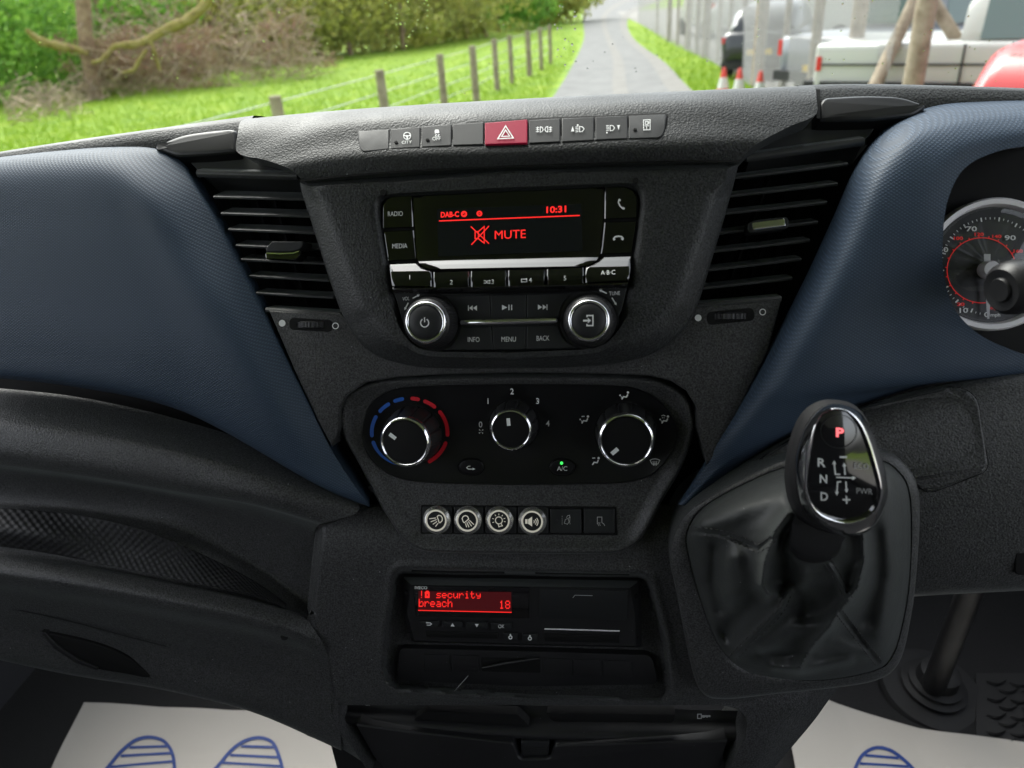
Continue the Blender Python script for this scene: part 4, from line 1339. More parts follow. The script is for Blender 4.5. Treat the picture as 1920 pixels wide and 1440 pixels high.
for k in range(4):
    t = rad(45 + 90 * k); c, s = math.cos(t), math.sin(t)
    iw.fill([(902 + 1.0 * c, 809 + 1.0 * s), (902 + 5.4 * c - 1.6 * s, 809 + 5.4 * s + 1.6 * c), (902 + 5.0 * c + 1.2 * s, 809 + 5.0 * s - 1.2 * c)])
def person(i, x, y, dots, feet, scr):
    i.disc(x + 6.4, y - 6, 2.3); i.stroke([(x + 6, y - 2.5), (x + 3.6, y + 2.5), (x - 2, y + 1.8), (x - 5.4, y + 6.8)], 2.5)
    if dots: i.disc(x - 8.2, y - .5, 1.6, 1.6, 8); i.stroke([(x - 6.4, y + 1.5), (x - 4.4, y + 4)], 1.3)
    if feet: i.stroke([(x - 5.5, y - 6), (x, y - 6.4)], 1.8)
    if scr: i.stroke([(x - 6, y - 7), (x - 2.4, y - 8.6), (x + 1.6, y - 7)], 1.3); i.stroke([(x - 4, y - 5), (x - 4, y - 2.5)], 1.0); i.stroke([(x - 1, y - 5), (x - 1, y - 2.5)], 1.0)
person(iw, 1171, 742, True, False, False); person(iw, 1096, 787, True, True, False); person(iw, 1246, 787, True, False, True); person(iw, 1116, 865, False, True, False)
iw.stroke([(1219, 863), (1223, 861), (1228, 860.4), (1233, 861), (1237, 863), (1233.5, 870), (1222.5, 870)], 1.3, True)
for dx in (-3.5, 0, 3.5): iw.stroke([(1228 + dx, 864.5), (1228 + dx * .8, 873)], 1.2)
iw.build('scale_marks', CL, 'white_ink', cl)
for cx, kind in ((883, 'rec'), (1054, 'ac')):
    o1 = smooth_closed([(cx - 24, 876), (cx - 19, 866), (cx - 8, 861), (cx + 8, 861), (cx + 19, 866), (cx + 24, 876), (cx + 19, 886), (cx + 8, 891), (cx - 8, 891), (cx - 19, 886)], 3)
    prism('key_gap', inset(o1, -1.6), CL + .0003, .001, 'dark_cavity', cl, bev=.5)
    k = prism('key', o1, CL + .0022, .003, 'satin_key' if False else 'climate_face', cl, bev=3.5, steps=3)
    i = Ink()
    if kind == 'ac': i.text('A/C', cx, 878.5, 8.2, 19, 0)
    else:
        i.stroke([(cx + 4, 879.5), (cx - 5, 879.5), (cx - 8, 877), (cx - 5, 874.2), (cx - 1, 874)], 1.5); i.fill([(cx + 3, 876.8), (cx + 8.5, 879.5), (cx + 3, 881.5)])
    i.build('symbol', CL + .0022, 'white_ink', k)
    if kind == 'ac': Ink().disc(1053, 868.3, 2.9, 2.9, 14).build('indicator', CL + .0022, 'green_led', k)

# ================================================================== lower switch panel
ls = thing('lower_switch_panel', 'row of four round steel switches and two square black ones below the heater panel', 'switch panel', B(970, 1005, -.006))
SH = -.006
prism('recess', rp([(789, 947, 2), (1155, 950, 2), (1158, 1004, 2), (788, 1001, 2)]), SH + .0006, .004, 'dark_cavity', ls, bev=1.2)  # dark plate, not sunk: the shade of a recess put into its colour
bx = [(792, 847), (851, 906), (910, 968), (971, 1028)]
cent = [(820.6, 972.6), (878.4, 972.8), (937.4, 973.2), (999.2, 974.6)]
def icon_a(i):
    i.stroke([(2, -8), (5.5, -10), (9.5, -9), (12, -5), (11.5, 0), (8, 3.5), (6, 4)], 1.8); i.stroke([(2, -8), (6.2, 4.2)], 1.8)
    for a_, b_ in (((0, -5), (-13, -3)), ((1, -2), (-10, 2.5)), ((2, 1.5), (-6, 7)), ((4, 4.5), (-1, 11))): i.stroke([a_, b_], 1.6)
def icon_b(i):
    i.stroke([(3, -3), (1, -8), (-3, -9.5), (-7, -8), (-9.5, -4), (-8, 1), (-6, 4)], 1.8); i.stroke([(3.4, -3.4), (-6, 4.4)], 1.8)
    for a_, b_ in (((4, -1), (13, 7)), ((2, 1), (8.5, 10)), ((-.5, 3), (3.5, 12)), ((-3, 5), (-1, 12))): i.stroke([a_, b_], 1.6)
def icon_c(i):
    i.ring(0, -1, 6.5, 1.7); i.stroke([(-1.5, 6), (0, 10.5), (6, 9), (4.5, 4.8)], 1.6)
    for t in (-150, -115, -75, -40, -5, 30, 60, 105, 140):
        if -10 < t - 150 < 10: continue
        r = rad(t - 90 + 40); i.stroke([(9.5 * math.cos(r), -1 + 9.5 * math.sin(r)), (12.8 * math.cos(r), -1 + 12.8 * math.sin(r))], 1.2)
def icon_d(i):
    i.fill([(-13, -4.5), (-8.5, -4.5), (-8.5, 4), (-13, 4)]); i.fill([(-7.5, -4), (0, -9.5), (0, 9), (-7.5, 4)])
    for r_ in (4, 7.6, 11): i.arc(0, 0, r_, 50, 130, 1.5)
def icon_e(i):
    for k in range(5): i.stroke([(-9, -8 + 3.6 * k), (-9, -6 + 3.6 * k)], .9)
    i.stroke([(-5, 6), (-3, -1), (2, -3), (4, 3), (1, 8)], 1.1, True); i.stroke([(-1, -4), (1, -8), (5, -9), (5, -5), (3, -3.4)], 1.1); i.stroke([(6, -6), (5, 4), (6, 8)], .9)
def icon_f(i):
    i.stroke([(-4, 6), (-4, -7.5), (4.5, -7.5), (4.5, 3)], 1.3)
    for dx in (-2, 1): i.stroke([(dx, 2), (dx - .8, 5), (dx + .6, 9)], 1.1)
    i.stroke([(4.5, 3), (8, 5), (10, 9)], 1.2)
for (x0, x1), (cx, cy), ic in zip(bx, cent, (icon_a, icon_b, icon_c, icon_d)):
    k = prism('round_switch', rp([(x0, 950, 3), (x1, 950.5, 3), (x1, 1000, 3), (x0, 999, 3)]), SH + .002, .004, 'satin_key', ls, bev=1.4)
    O, U, Vv, n = frame_at(cx, cy + 1, SH + .002); m = MPP(cx, cy, SH)
    lathe('steel_bezel', O, n, [(26 * m, 0), (26.5 * m, .0022), (26 * m, .0030), (21.5 * m, .0052), (20.2 * m, .0053), (20 * m, .0046)], 'brushed_steel', k, segs=64, cap1=False, smooth=22)
    lathe('light_ring', O, n, [(20.1 * m, .0044), (20 * m, .0050), (17 * m, .0050), (16.9 * m, .0044)], 'lit_ink', k, segs=48, cap1=False, smooth=30)
    lathe('switch_face', O, n, [(17.0 * m, .0044), (16.8 * m, .0050), (.1 * m, .0050)], 'satin_key', k, segs=40, smooth=30)
    T = O + n * .0050
    def at(x, y, e, T=T, U=U, Vv=Vv, n=n, m=m): return T + U * (x * m) - Vv * (y * m) + n * e
    i = Ink(); ic(i); i.build('symbol', 0, 'lit_ink', k, at=at, eps=.0002)
for (x0, x1), cx, cy, ic, dot in (((1031.5, 1090), 1063, 975, icon_e, 1044), ((1094.5, 1152.5), 1124, 977, icon_f, 1107)):
    k = prism('square_switch', rp([(x0, 953.5, 3), (x1, 954, 3), (x1, 1000, 3), (x0, 999.5, 3)]), SH + .003, .005, 'satin_key', ls, bev=1.6)
    i = Ink(); ic(i)
    i.V = [(cx + x, cy + y, kk) for x, y, kk in i.V]
    i.build('symbol', SH + .003, 'grey_ink', k)
    prism('indicator', ell(dot, cy, 2.2, 2.2, 12), SH + .0034, .001, 'soft_black', k, bev=.5)

# ================================================================== tachograph
ta = thing('tachograph', 'black tachograph with red display reading security breach', 'tachograph', B(980, 1210, -.02))
z7 = zmap(740, 1060, .1354); z6 = zmap(700, 1050, .2917)
TF = -.006
t_out = rp([(753, 1083, 2), (1199, 1091, 2), (1203, 1150), (1203, 1214, 6), (985, 1210), (772, 1204, 6), (757, 1150)])
t_in = rp([(771, 1097, 1), (1181, 1103, 1), (1190, 1150), (1192, 1211, 4), (985, 1207), (777, 1201, 4), (764, 1150)])
nT = NRM(980, 1150)
bridge('body', [lift_ring(t_out, -.018, .02, nT), lift_ring(t_out, -.016, 0, nT), lift_ring(t_in, TF, 0, nT)], 'soft_black', ta, smooth=20)
def quad(name, pts, lift, thick, mat, par, bev=.8): return prism(name, rp(pts, 3), lift, thick, mat, par, bev=bev)
bz = prism('lit_bevel_strip', [(758, 1084.5), (1195, 1092), (1182, 1102.5), (772, 1096.5)], lambda x, y: -.0145, .002, 'satin_key', ta, bev=0)
# the strip lies on the sloping top edge
for v in bz.data.vertices: pass
bpy.data.objects.remove(bz)
Vq = [B(757, 1084, -.0148), B(1195, 1091.5, -.0148), B(1180.5, 1102.5, TF + .0006), B(771.5, 1096.6, TF + .0006)]
Vb = [v + nT * -.002 for v in Vq]
link('lit_bevel_strip', Vq + Vb, [(0, 1, 2, 3), (4, 7, 6, 5), (0, 4, 5, 1), (1, 5, 6, 2), (2, 6, 7, 3), (3, 7, 4, 0)], 'lit_bevel_grey', ta, 0)  # pale strip paints the light on the upward-facing bevel
quad('display_window', [(775, 1098.5), (992, 1102), (992, 1160), (779, 1156)], TF + .0008, .003, 'piano', ta)
TD = TF + .0012
G = [[B(784.5 + u * 174 + v * (-.5 + u * 1.2), 1108.5 + 1.6 * u + v * (36 + 2.6 * u), TD) for u in (0, .5, 1)] for v in (0, .5, 1)]
sheet('display', G, 'lcd_red', ta, smooth=0)
FONT5 = {'!': '00100 00100 00100 00100 00100 00000 00100', 'L': '01110 11111 11111 11011 11011 11111 11111', 's': '00000 00000 01111 10000 01110 00001 11110',
         'e': '00000 00000 01110 10001 11111 10000 01110', 'c': '00000 00000 01110 10001 10000 10001 01110', 'u': '00000 00000 10001 10001 10001 10011 01101',
         'r': '00000 00000 10110 11001 10000 10000 10000', 'i': '00100 00000 01100 00100 00100 00100 01110', 't': '01000 01000 11110 01000 01000 01001 00110',
         'y': '00000 00000 10001 10001 01111 00001 01110', 'b': '10000 10000 10110 11001 10001 10001 11110', 'a': '00000 00000 01110 00001 01111 10001 01111',
         'h': '10000 10000 10110 11001 10001 10001 10001', '1': '00100 01100 00100 00100 00100 00100 01110', '8': '01110 10001 10001 01110 10001 10001 01110', ' ': '00000 ' * 7}
dm = Ink()
def dots(s, x0, y0, pitch, ch, slope=.012):
    for n, c in enumerate(s):
        rows_ = FONT5[c].split()
        for j, r in enumerate(rows_):
            for i, b in enumerate(r):
                if b == '1':
                    x = x0 + n * pitch + i * pitch / 6.0; y = y0 + j * ch + slope * (x - 785)
                    w, h = pitch / 6.0 * .96, ch * .96
                    k0 = dm.k
                    dm.add([(x, y), (x + w, y), (x + w, y + h), (x, y + h)], [(0, 1, 2, 3)])
                    dm.k = k0
dots('!L security', 786, 1107.6, 10.65, 1.93)
dots('breach', 785.2, 1122.8, 10.8, 2.15)
dots('18', 936, 1124.2, 11.2, 2.2)
dm.stroke([(784, 1144.4), (959.5, 1148.2)], 1.5)
dm.build('display_text', TD, 'red_ink', ta)
ink_text('maker_name', 'IVECO', 789.5, 1102.0, 5.0, TD, 'white_ink', ta, 23.5, .02, .03)
def bk(i, x, y): i.stroke([(x - 4, y - 3), (x + 3, y - 2.6), (x + 5, y - .4), (x + 3, y + 1.8), (x - 4, y + 1.6)], 1.5); i.fill([(x - 6, y - 3), (x - 3, y - 5), (x - 3, y - 1)])
for (x0, x1, y0), kind in (((785, 823, 1164.5), 'b'), ((829, 868, 1165.5), 'u'), ((874, 914, 1167), 'd'), ((920, 960, 1168.5), 'o')):
    k = quad('key', [(x0, y0, 1), (x1, y0 + .6, 1), (x1, y0 + 12, 1), (x0, y0 + 11.5, 1)], TF + .0022, .003, 'satin_key', ta, 1.0)
    i = Ink(); c = (x0 + x1) / 2; yy = y0 + 6
    if kind == 'b': bk(i, c, yy)
    if kind == 'u': i.fill([(c, yy - 3.4), (c + 3.8, yy + 3.2), (c - 3.8, yy + 3)])
    if kind == 'd': i.fill([(c, yy + 3.4), (c + 3.8, yy - 3), (c - 3.8, yy - 3.2)])
    if kind == 'o': i.text('OK', c, yy, 6.4, 11.5, .02)
    i.build('symbol', TF + .0022, 'white_ink', k)
for (x0, x1, y0), s in (((943, 971, 1187), '1'), ((979, 1008, 1189), '2')):
    k = quad('crew_key', [(x0, y0, 1), (x1, y0 + .6, 1), (x1, y0 + 14.5, 1), (x0, y0 + 14, 1)], TF + .0022, .003, 'satin_key', ta, 1.0)
    c, yy = (x0 + x1) / 2, y0 + 7.4
    i = Ink(); i.disc(c, yy - 4.2, 1.7, 1.7, 10); i.ring(c, yy + .8, 2.9, 2.0, 2.9, 14); i.build('symbol', TF + .0022, 'white_ink', k)
quad('card_slot', [(798, 1183), (934, 1186.5), (934, 1198), (800, 1195)], TF + .0006, .002, 'dark_cavity', ta)
quad('card_slot', [(1020, 1187), (1160, 1190), (1161, 1206), (1021, 1203)], TF + .0006, .002, 'dark_cavity', ta)
quad('printer_door', [(1011, 1104.5, 2), (1178, 1107.5, 2), (1176, 1164, 2), (1011, 1160, 2)], TF + .0012, .003, 'satin_key', ta, 1.2)
Ink().stroke([(1074, 1121), (1078, 1116), (1111, 1116.8)], 1.3).build('door_mark', TF + .0012, 'grey_ink', ta)
a, b = B(1021, 1179, TF + .001), B(1162, 1183, TF + .001)
tube('tear_edge', [a, b], .0006, 'silver_ring', ta, 6)
for sx, sy in ((762, 1112), (768, 1184), (1191, 1119), (1193, 1196)):
    prism('screw', ell(sx, sy, 4, 4, 12), TF - .003, .002, 'dark_cavity', ta, bev=1.2)

# blanking plate with switch blanks below the tachograph, part of the dash
bp_ = prism('blank_plate', rp([(748, 1216, 10), (1000, 1222), (1222, 1229, 14), (1236, 1284, 14), (980, 1288), (742, 1276, 14)]), -.016, .01, 'soft_black', dash, bev=2)
for x0, x1 in ((794, 843), (846, 897), (1018, 1072), (1074, 1126), (1130, 1184)):
    yy0 = 1227 + (x0 - 794) * .034; yy1 = 1227 + (x1 - 794) * .034
    prism('switch_blank', rp([(x0, yy0, 2), (x1, yy1, 2), (x1 + 1.5, yy1 + 31, 2), (x0 + 1.5, yy0 + 31, 2)]), -.0148, .004, 'soft_black', bp_, bev=1.3)
prism('open_slot', rp([(902, 1232, 3), (1013, 1235, 3), (1014, 1262, 3), (903, 1259, 3)]), -.0158, .004, 'dark_cavity', bp_, bev=.6)
a_, b_ = B(905, 1252, -.0135), B(1012, 1234, -.011)
tube('loose_clip', [a_, a_.lerp(b_, .4) + Vector((0, 0, .001)), b_], [.0007, .0012, .0009], 'soft_black', bp_, 6)
for x0, x1 in ((772, 946), (1004, 1180)):
    a_, b_ = B(x0, 1071 + (x0 - 772) * .014, -.006), B(x1, 1071 + (x1 - 772) * .014, -.006)
    tube('bay_rail', [a_, b_], .0011, 'soft_black', dash, 6)
Ink().stroke([(852, 1296), (866, 1280), (878, 1267)], 1.0).build('scratch', lambda x, y: -.0158 + .0155 * sst((y - 1284) / 16), 'grey_ink', dash, eps=.001)

# ================================================================== instruments and stalk
GL = -.018
ic = thing('instrument_cluster', 'round speedometer with silver ring behind the binnacle hood', 'speedometer', B(1857, 610, GL))
nG = NRM(1857, 497)
Gc = B(1857, 497, GL); mG = MPP(1857, 497, GL)
prism('backing', rp([(1740, 250), (2040, 240), (2060, 720), (1850, 700), (1760, 640)]), GL - .004, .01, 'dark_cavity', ic, bev=0)
dial = lathe('dial', Gc, nG, [(112 * mG, -.003), (112 * mG, 0), (.1 * mG, 0)], 'dial_face', ic, segs=72, smooth=30)
lathe('dial_ring', Gc, nG, [(123 * mG, -.003), (123 * mG, .004), (119.5 * mG, .0062), (111 * mG, .0056), (107.5 * mG, .0010), (107.5 * mG, 0)], 'silver_ring', ic, segs=96, cap1=False, smooth=40)
iw, irr = Ink(), Ink()
UG = Vector((1, 0, 0)); VG = nG.cross(UG).normalized()
def atG(x, y, e):
    # intersect pixel ray with the dial plane
    d = ray(x, y); t = (Gc - EYE).dot(nG) / d.dot(nG)
    return EYE + d * t + nG * e
for k in range(60):
    t = 182 + k * 5.2
    if t > 490: break
    major = k % 4 == 0
    r0, r1 = (90, 98) if major else (93, 97)
    s, c = math.sin(rad(t)), -math.cos(rad(t))
    iw.stroke([(1857 + r0 * s * .98, 500 + r0 * c * .95), (1857 + r1 * s * .98, 500 + r1 * c * .95)], 2.6 if major else 1.4)
for s, x, y, w in (('70', 1819.6, 429.7, 20), ('90', 1891.6, 446.4, 21), ('10', 1805, 582, 16), ('50', 1767, 468.5, 18), ('0', 1847, 590, 7), ('mph', 1864, 590.5, 18)):
    iw.text(s, x, y, 8.6 if s != 'mph' else 6, w, 0, .02)
irr.ring(1840, 507, 65, 1.6, 61, 60)
for s, x, y, w in (('120', 1835, 439.5, 17), ('100', 1796, 447, 17), ('140', 1868, 443.5, 17), ('160', 1908, 471, 17), ('20', 1800.5, 570.5, 14), ('kmph', 1862, 577, 17)):
    irr.text(s, x, y, 5.8, w, 0, .02)
for k in range(20):
    t = 195 + k * 16; s, c = math.sin(rad(t)), -math.cos(rad(t))
    irr.stroke([(1840 + 65 * s, 507 + 61 * c), (1840 + 69 * s, 507 + 65 * c)], 1.6)
x, y = 1855, 550
irr.ring(x, y, 5, 1.6); irr.text('P', x, y, 5, 3.4, 0, .02); irr.arc(x, y, 8, 50, 130, 1.8); irr.arc(x, y, 8, 230, 310, 1.8)
iw.build('scale', 0, 'white_ink', dial, at=atG, eps=.0005); irr.build('inner_scale', 0, 'red_glow_print', dial, at=atG, eps=.0007)
tk = Ink(); tk.text('F', 1916, 395, 6, 6); tk.build('fuel_mark', 0, 'white_ink', ic, at=atG, eps=.0008)
hubO = atG(1846, 507, 0)
nd = lathe('needle', hubO, nG, [(16 * mG, .002), (16 * mG, .009), (14 * mG, .011), (.1 * mG, .0112)], 'silver_ring', ic, segs=36, smooth=40)
i = Ink(); i.fill([(1838.5, 526), (1848, 526), (1849, 560), (1847, 598), (1843, 598), (1840.5, 560)]); i.fill([(1837, 478), (1849, 478), (1849, 492), (1837, 492)])
i.build('pointer', 0, 'needle', nd, at=atG, eps=.006)

lathe('lens', Gc, nG, [(107 * mG, .004), (100 * mG, .0075), (70 * mG, .011), (35 * mG, .013), (.1 * mG, .0135)], 'clear_lens', ic, segs=64, cap1=True, smooth=80)
stk = thing('wiper_stalk', 'black column stalk tip with ribbed grip in front of the speedometer', 'stalk', B(1890, 545, .085))
Os = B(1876, 544, .085)
axs = Vector((.93, .36, .04)).normalized()
lathe('stalk_end', Os, axs, [(.1e-3, -.0015), (.0065, -.0015), (.0070, -.0006), (.0072, .0006), (.0120, .0000), (.0148, .003), (.0158, .008), (.0158, .013), (.0150, .0145)], 'soft_black', stk, segs=48, cap0=True, smooth=40)
rib = []
for k in range(26): rib += [(.0150, .0145 + k * .0022), (.0150, .0156 + k * .0022), (.0142, .0157 + k * .0022), (.0142, .0166 + k * .0022)]
lathe('stalk_grip', Os, axs, rib, 'soft_black', stk, segs=40, smooth=30)

# ================================================================== gear selector
TAB[0] = PROF2
ge = thing('gear_selector', 'automatic gear lever with chrome egg-shaped knob and black leather gaiter', 'gear lever', B(1500, 1290, 0))
cG = (1500, 1082)
g_out = smooth_closed([(1264, 1000), (1300, 950), (1400, 893), (1490, 858), (1640, 846), (1702, 876), (1724, 940), (1718, 1080), (1704, 1180), (1684, 1246), (1642, 1276), (1560, 1290), (1464, 1300), (1360, 1311), (1318, 1300), (1296, 1250), (1268, 1110), (1256, 1050)], 4)
g_in = smooth_closed([(1288, 1000), (1318, 952), (1400, 905), (1490, 872), (1630, 860), (1684, 884), (1707, 940), (1706, 1080), (1690, 1180), (1668, 1238), (1630, 1260), (1540, 1275), (1450, 1270), (1385, 1250), (1342, 1200), (1312, 1120), (1293, 1050)], 4)
NA = 320
go, gi = star(g_out, cG, NA), star(g_in, cG, NA)
nQ = NRM(1500, 1000)
def mixl(t): return mixp(go, gi, t)
rings = [lift_ring(go, .004, .05, nQ), lift_ring(go, .024, 0, nQ), lift_ring(mixl(.06), .0285, 0, nQ), lift_ring(mixl(.16), .0305, 0, nQ), lift_ring(mixl(.6), .0325, 0, nQ), lift_ring(mixl(.9), .0330, 0, nQ), lift_ring(mixl(.98), .0322, 0, nQ), lift_ring(mixl(1.04), .0300, 0, nQ)]
bridge('plinth', rings, 'grain_fine', ge, cap1=False, smooth=50)
ridges = [  # polyline px, height m, width px, sharp crest?
    ([(1477, 962), (1452, 997), (1434, 1052), (1429, 1096), (1440, 1112)], .016, 20, 1),
    ([(1618, 990), (1621, 1052), (1608, 1103), (1573, 1147), (1554, 1176), (1525, 1208), (1500, 1250)], .016, 18, 1),
    ([(1432, 1215), (1484, 1180), (1557, 1168)], .008, 16, 0),
    ([(1452, 1252), (1503, 1256), (1547, 1246), (1592, 1236)], .006, 9, 0),
    ([(1477, 1112), (1464, 1141), (1420, 1186), (1365, 1243)], .008, 14, 1),
    ([(1372, 1050), (1380, 1085), (1378, 1110)], .010, 28, 0),
    ([(1655, 900), (1672, 1060), (1655, 1190)], .010, 26, 0),
    ([(1551, 1052), (1567, 1077), (1592, 1125)], .006, 10, 1),
    ([(1320, 985), (1400, 950), (1462, 930)], .009, 28, 0),
    ([(1505, 1090), (1512, 1060), (1530, 1050)], .006, 14, 0),
    ([(1476, 1010), (1470, 1060), (1464, 1088)], -.013, 22, 0),
    ([(1482, 1098), (1515, 1128), (1512, 1150)], -.008, 22, 0),
    ([(1410, 1120), (1380, 1160), (1360, 1190)], -.008, 20, 0),
    ([(1636, 1000), (1642, 1080), (1622, 1160)], -.007, 20, 0),
    ([(1345, 1030), (1340, 1090), (1352, 1140)], -.007, 14, 0),
    ([(1420, 1225), (1470, 1228), (1520, 1225)], -.006, 10, 0),
    ([(1560, 1200), (1590, 1215), (1620, 1225)], .005, 12, 0),
    ([(1286, 993), (1365, 1005), (1420, 1028), (1452, 1007)], -.0036, 4.0, 0),
    ([(1573, 1147), (1610, 1195), (1650, 1246)], -.0042, 4.0, 0),
    ([(1365, 1243), (1420, 1188), (1462, 1146)], -.0030, 3.5, 0),
]
def pdist(pl_, x, y):
    d = 1e9
    for (ax, ay), (bx_, by) in zip(pl_, pl_[1:]):
        ex, ey = bx_ - ax, by - ay
        t = max(0, min(1, ((x - ax) * ex + (y - ay) * ey) / (ex * ex + ey * ey)))
        d = min(d, math.hypot(x - ax - ex * t, y - ay - ey * t))
    return d
def gaiter_extra(x, y):
    s = 0
    for pl_, A_, w, sharp in ridges:
        d = pdist(pl_, x, y)
        if d < 4 * w: s += 1.2 * A_ * (1.25 * math.exp(-(math.sqrt(d * d + 3) - 1.7) / (w * .65)) if sharp else math.exp(-(d / w) ** 2))
    s += .0016 * noise.noise(Vector((x / 46.0, y / 46.0, 3.1))) + .0004 * noise.noise(Vector((x / 17.0, y / 17.0, 8.2)))
    return s
neck = star(ell(1528, 1022, 48, 34, 40), (1528, 1022), NA)
GR = []
NT = 84
def glift(t, x, y):
    return .0315 + .0645 * t ** .8 + gaiter_extra(x, y) * sst(t / .10) * sst((1 - t) / .12)
for k in range(NT + 1):
    t = k / NT
    pts = mixp(gi, neck, t)
    GR.append([B(x, y, glift(t, x, y)) for x, y in pts])
bridge('gaiter', GR, 'leather', ge, cap1=False, smooth=80)
# stitched seams lie on the leather
def gl_at(x, y):
    # find t by scanning toward the neck centre
    v = Vector((x - 1520, y - 1050)); ang = None
    best, bt = 1e9, 0
    for k in range(0, NT + 1, 2):
        t = k / NT
        pts = mixp(gi, neck, t)
        for q in pts[::4]:
            e = (q[0] - x) ** 2 + (q[1] - y) ** 2
            if e < best: best, bt = e, t
    return glift(bt, x, y)
for sm in ([(1286, 993), (1325, 998), (1365, 1005), (1395, 1016), (1420, 1028), (1436, 1020), (1452, 1007)], [(1365, 1243), (1392, 1214), (1420, 1187), (1464, 1141), (1477, 1112)], [(1573, 1147), (1610, 1195), (1650, 1246)], [(1551, 1052), (1567, 1077), (1592, 1125)]):
    path = spl([Vector((x, y, 0)) for x, y in sm], 40)
    stv = []
    for off_ in (-7, 7):
        for a_ in range(1, 38, 2):
            p0, p1 = path[a_], path[a_ + 1]
            d_ = (p1 - p0).normalized(); n_ = Vector((-d_.y, d_.x, 0)) * off_
            q0, q1 = p0 + n_, p1 + n_
            stv.append(tube_geo([B(q0.x, q0.y, gl_at(q0.x, q0.y) + .0004), B(q1.x, q1.y, gl_at(q1.x, q1.y) + .0004)], .0005, 4))
    V, F = merge(stv)
    link('stitching', V, F, 'stitch', ge, 0, kind='stuff')
# lever neck and knob
eK = (1575, 880)
face = smooth_closed([(1569, 769), (1592, 775), (1613, 800), (1626, 830), (1636, 862), (1648, 905), (1649, 928), (1643, 949), (1626, 966), (1588, 976), (1549, 967), (1528, 950), (1517, 925), (1515, 900), (1522, 848), (1529, 806), (1539, 782), (1552, 772)], 4)
chro = smooth_closed([(1565, 757), (1602, 767), (1628, 794), (1653, 857), (1664, 905), (1662, 942), (1638, 988), (1596, 1007), (1557, 998), (1520, 974), (1503, 948), (1495, 917), (1492, 875), (1496, 842), (1511, 800), (1534, 769)], 4)
shel = smooth_closed([(1560, 749), (1598, 757), (1626, 788), (1645, 850), (1655, 905), (1650, 950), (1628, 985), (1590, 1002), (1545, 996), (1500, 975), (1480, 945), (1472, 910), (1471, 875), (1480, 825), (1500, 778), (1530, 754)], 4)
fs, cs, ss = star(face, eK, 120), star(chro, eK, 120), star(shel, eK, 120)
FL = .128
fs_out = [(p[0] + (q[0] - p[0]) * .32, p[1] + (q[1] - p[1]) * .32) for p, q in zip(fs, cs)]
nK = NRM(1575, 880)
rings = [lift_ring(mixp(ss, [(1535, 1000)] * 120, .62), .082, 0, nK), lift_ring(mixp(ss, [(1545, 950)] * 120, .30), .088, 0, nK), lift_ring(ss, .100, 0, nK), lift_ring(mixp(ss, cs, .5), .108, 0, nK), lift_ring(mixp(ss, cs, .92), .113, 0, nK)]
kb = bridge('knob', rings, 'soft_black', ge, smooth=60)
rings = [lift_ring(mixp(cs, ss, .06), .111, 0, nK), lift_ring(cs, .1155, 0, nK), lift_ring(mixp(cs, fs, .25), .1225, 0, nK), lift_ring(mixp(cs, fs, .5), .1266, 0, nK), lift_ring(mixp(cs, fs, .66), .1288, 0, nK), lift_ring(mixp(cs, fs, .78), .1298, 0, nK), lift_ring(mixp(cs, fs, .86), .1298, 0, nK), lift_ring(mixp(cs, fs, .94), .1288, 0, nK), lift_ring(fs, .1278, 0, nK), lift_ring(mixp(fs, [eK] * 120, .02), .1268, 0, nK)]
bridge('chrome_rim', rings, 'chrome', kb, cap1=False, smooth=80)
def dome(s): return .1272 + .0030 * (1 - s * s)
rings = [lift_ring(mixp([eK] * 120, fs, s), dome(s), 0, nK) for s in (1.0, .96, .9, .75, .55, .3, .1, .01)]
bridge('gear_display', rings, 'piano', kb, smooth=80)
def face_l(x, y):
    v = Vector((x - eK[0], y - eK[1])); L = v.length
    if L < 1: return dome(0)
    t = math.atan2(v.y, v.x) % (2 * math.pi)
    q = fs[int(t / (2 * math.pi) * 120) % 120]
    return dome(min(1, L / math.hypot(q[0] - eK[0], q[1] - eK[1])))
i = Ink(); i.ring(1573, 809, 34, 1.2, 31, 40); i.build('button_ring', face_l, 'soft_black', kb, eps=.0005)
i = Ink(); i.text('P', 1575, 811, 16, 15, .08, .035); i.build('park_letter', face_l, 'pink_led', kb, eps=.0006)
i = Ink()
i.text('R', 1540.6, 867.5, 15, 15, .06, .02); i.text('N', 1544, 898, 15, 14, .06, .02); i.text('D', 1545.5, 931, 15, 14, .06, .02)
i.stroke([(1574.5, 857), (1588, 857)], 3.2); i.stroke([(1580, 937), (1594.5, 937)], 3); i.stroke([(1587, 930), (1587.5, 944.5)], 3)
i.stroke([(1575.5, 889.5), (1566.5, 889.5), (1564.3, 870)], 2.6); i.fill([(1564, 863), (1568, 870), (1560.5, 870.6)])
i.stroke([(1584.5, 890.5), (1583.4, 874)], 2.6); i.fill([(1583, 867.5), (1587, 874.5), (1579.4, 875)])
i.stroke([(1568, 895), (1598, 896)], 2.4); i.fill([(1605.5, 896.3), (1598, 892.4), (1597.6, 900)])
i.stroke([(1577.5, 903), (1570.5, 904), (1569.3, 922)], 2.6); i.fill([(1569, 929.5), (1573, 922), (1565.3, 922)])
i.stroke([(1586, 903), (1587, 917)], 2.6); i.fill([(1587.5, 924), (1591, 917), (1583.4, 917.4)])
i.build('gear_letters', face_l, 'white_ink', kb, eps=.0006)
i = Ink(); i.text('ECO', 1615, 874, 10.5, 27, .06); i.text('PWR', 1621, 921, 10.5, 30, .06); i.build('mode_letters', face_l, 'grey_ink', kb, eps=.0006)
nk = [lift_ring(ell(*q[:4], 40), q[4], 0, nK) for q in ((1526, 1036, 40, 26, .080), (1528, 1024, 47, 33, .0945), (1529, 1020, 49, 34, .0985), (1532, 1006, 50, 36, .0995), (1540, 984, 54, 40, .100), (1550, 955, 60, 44, .099))]
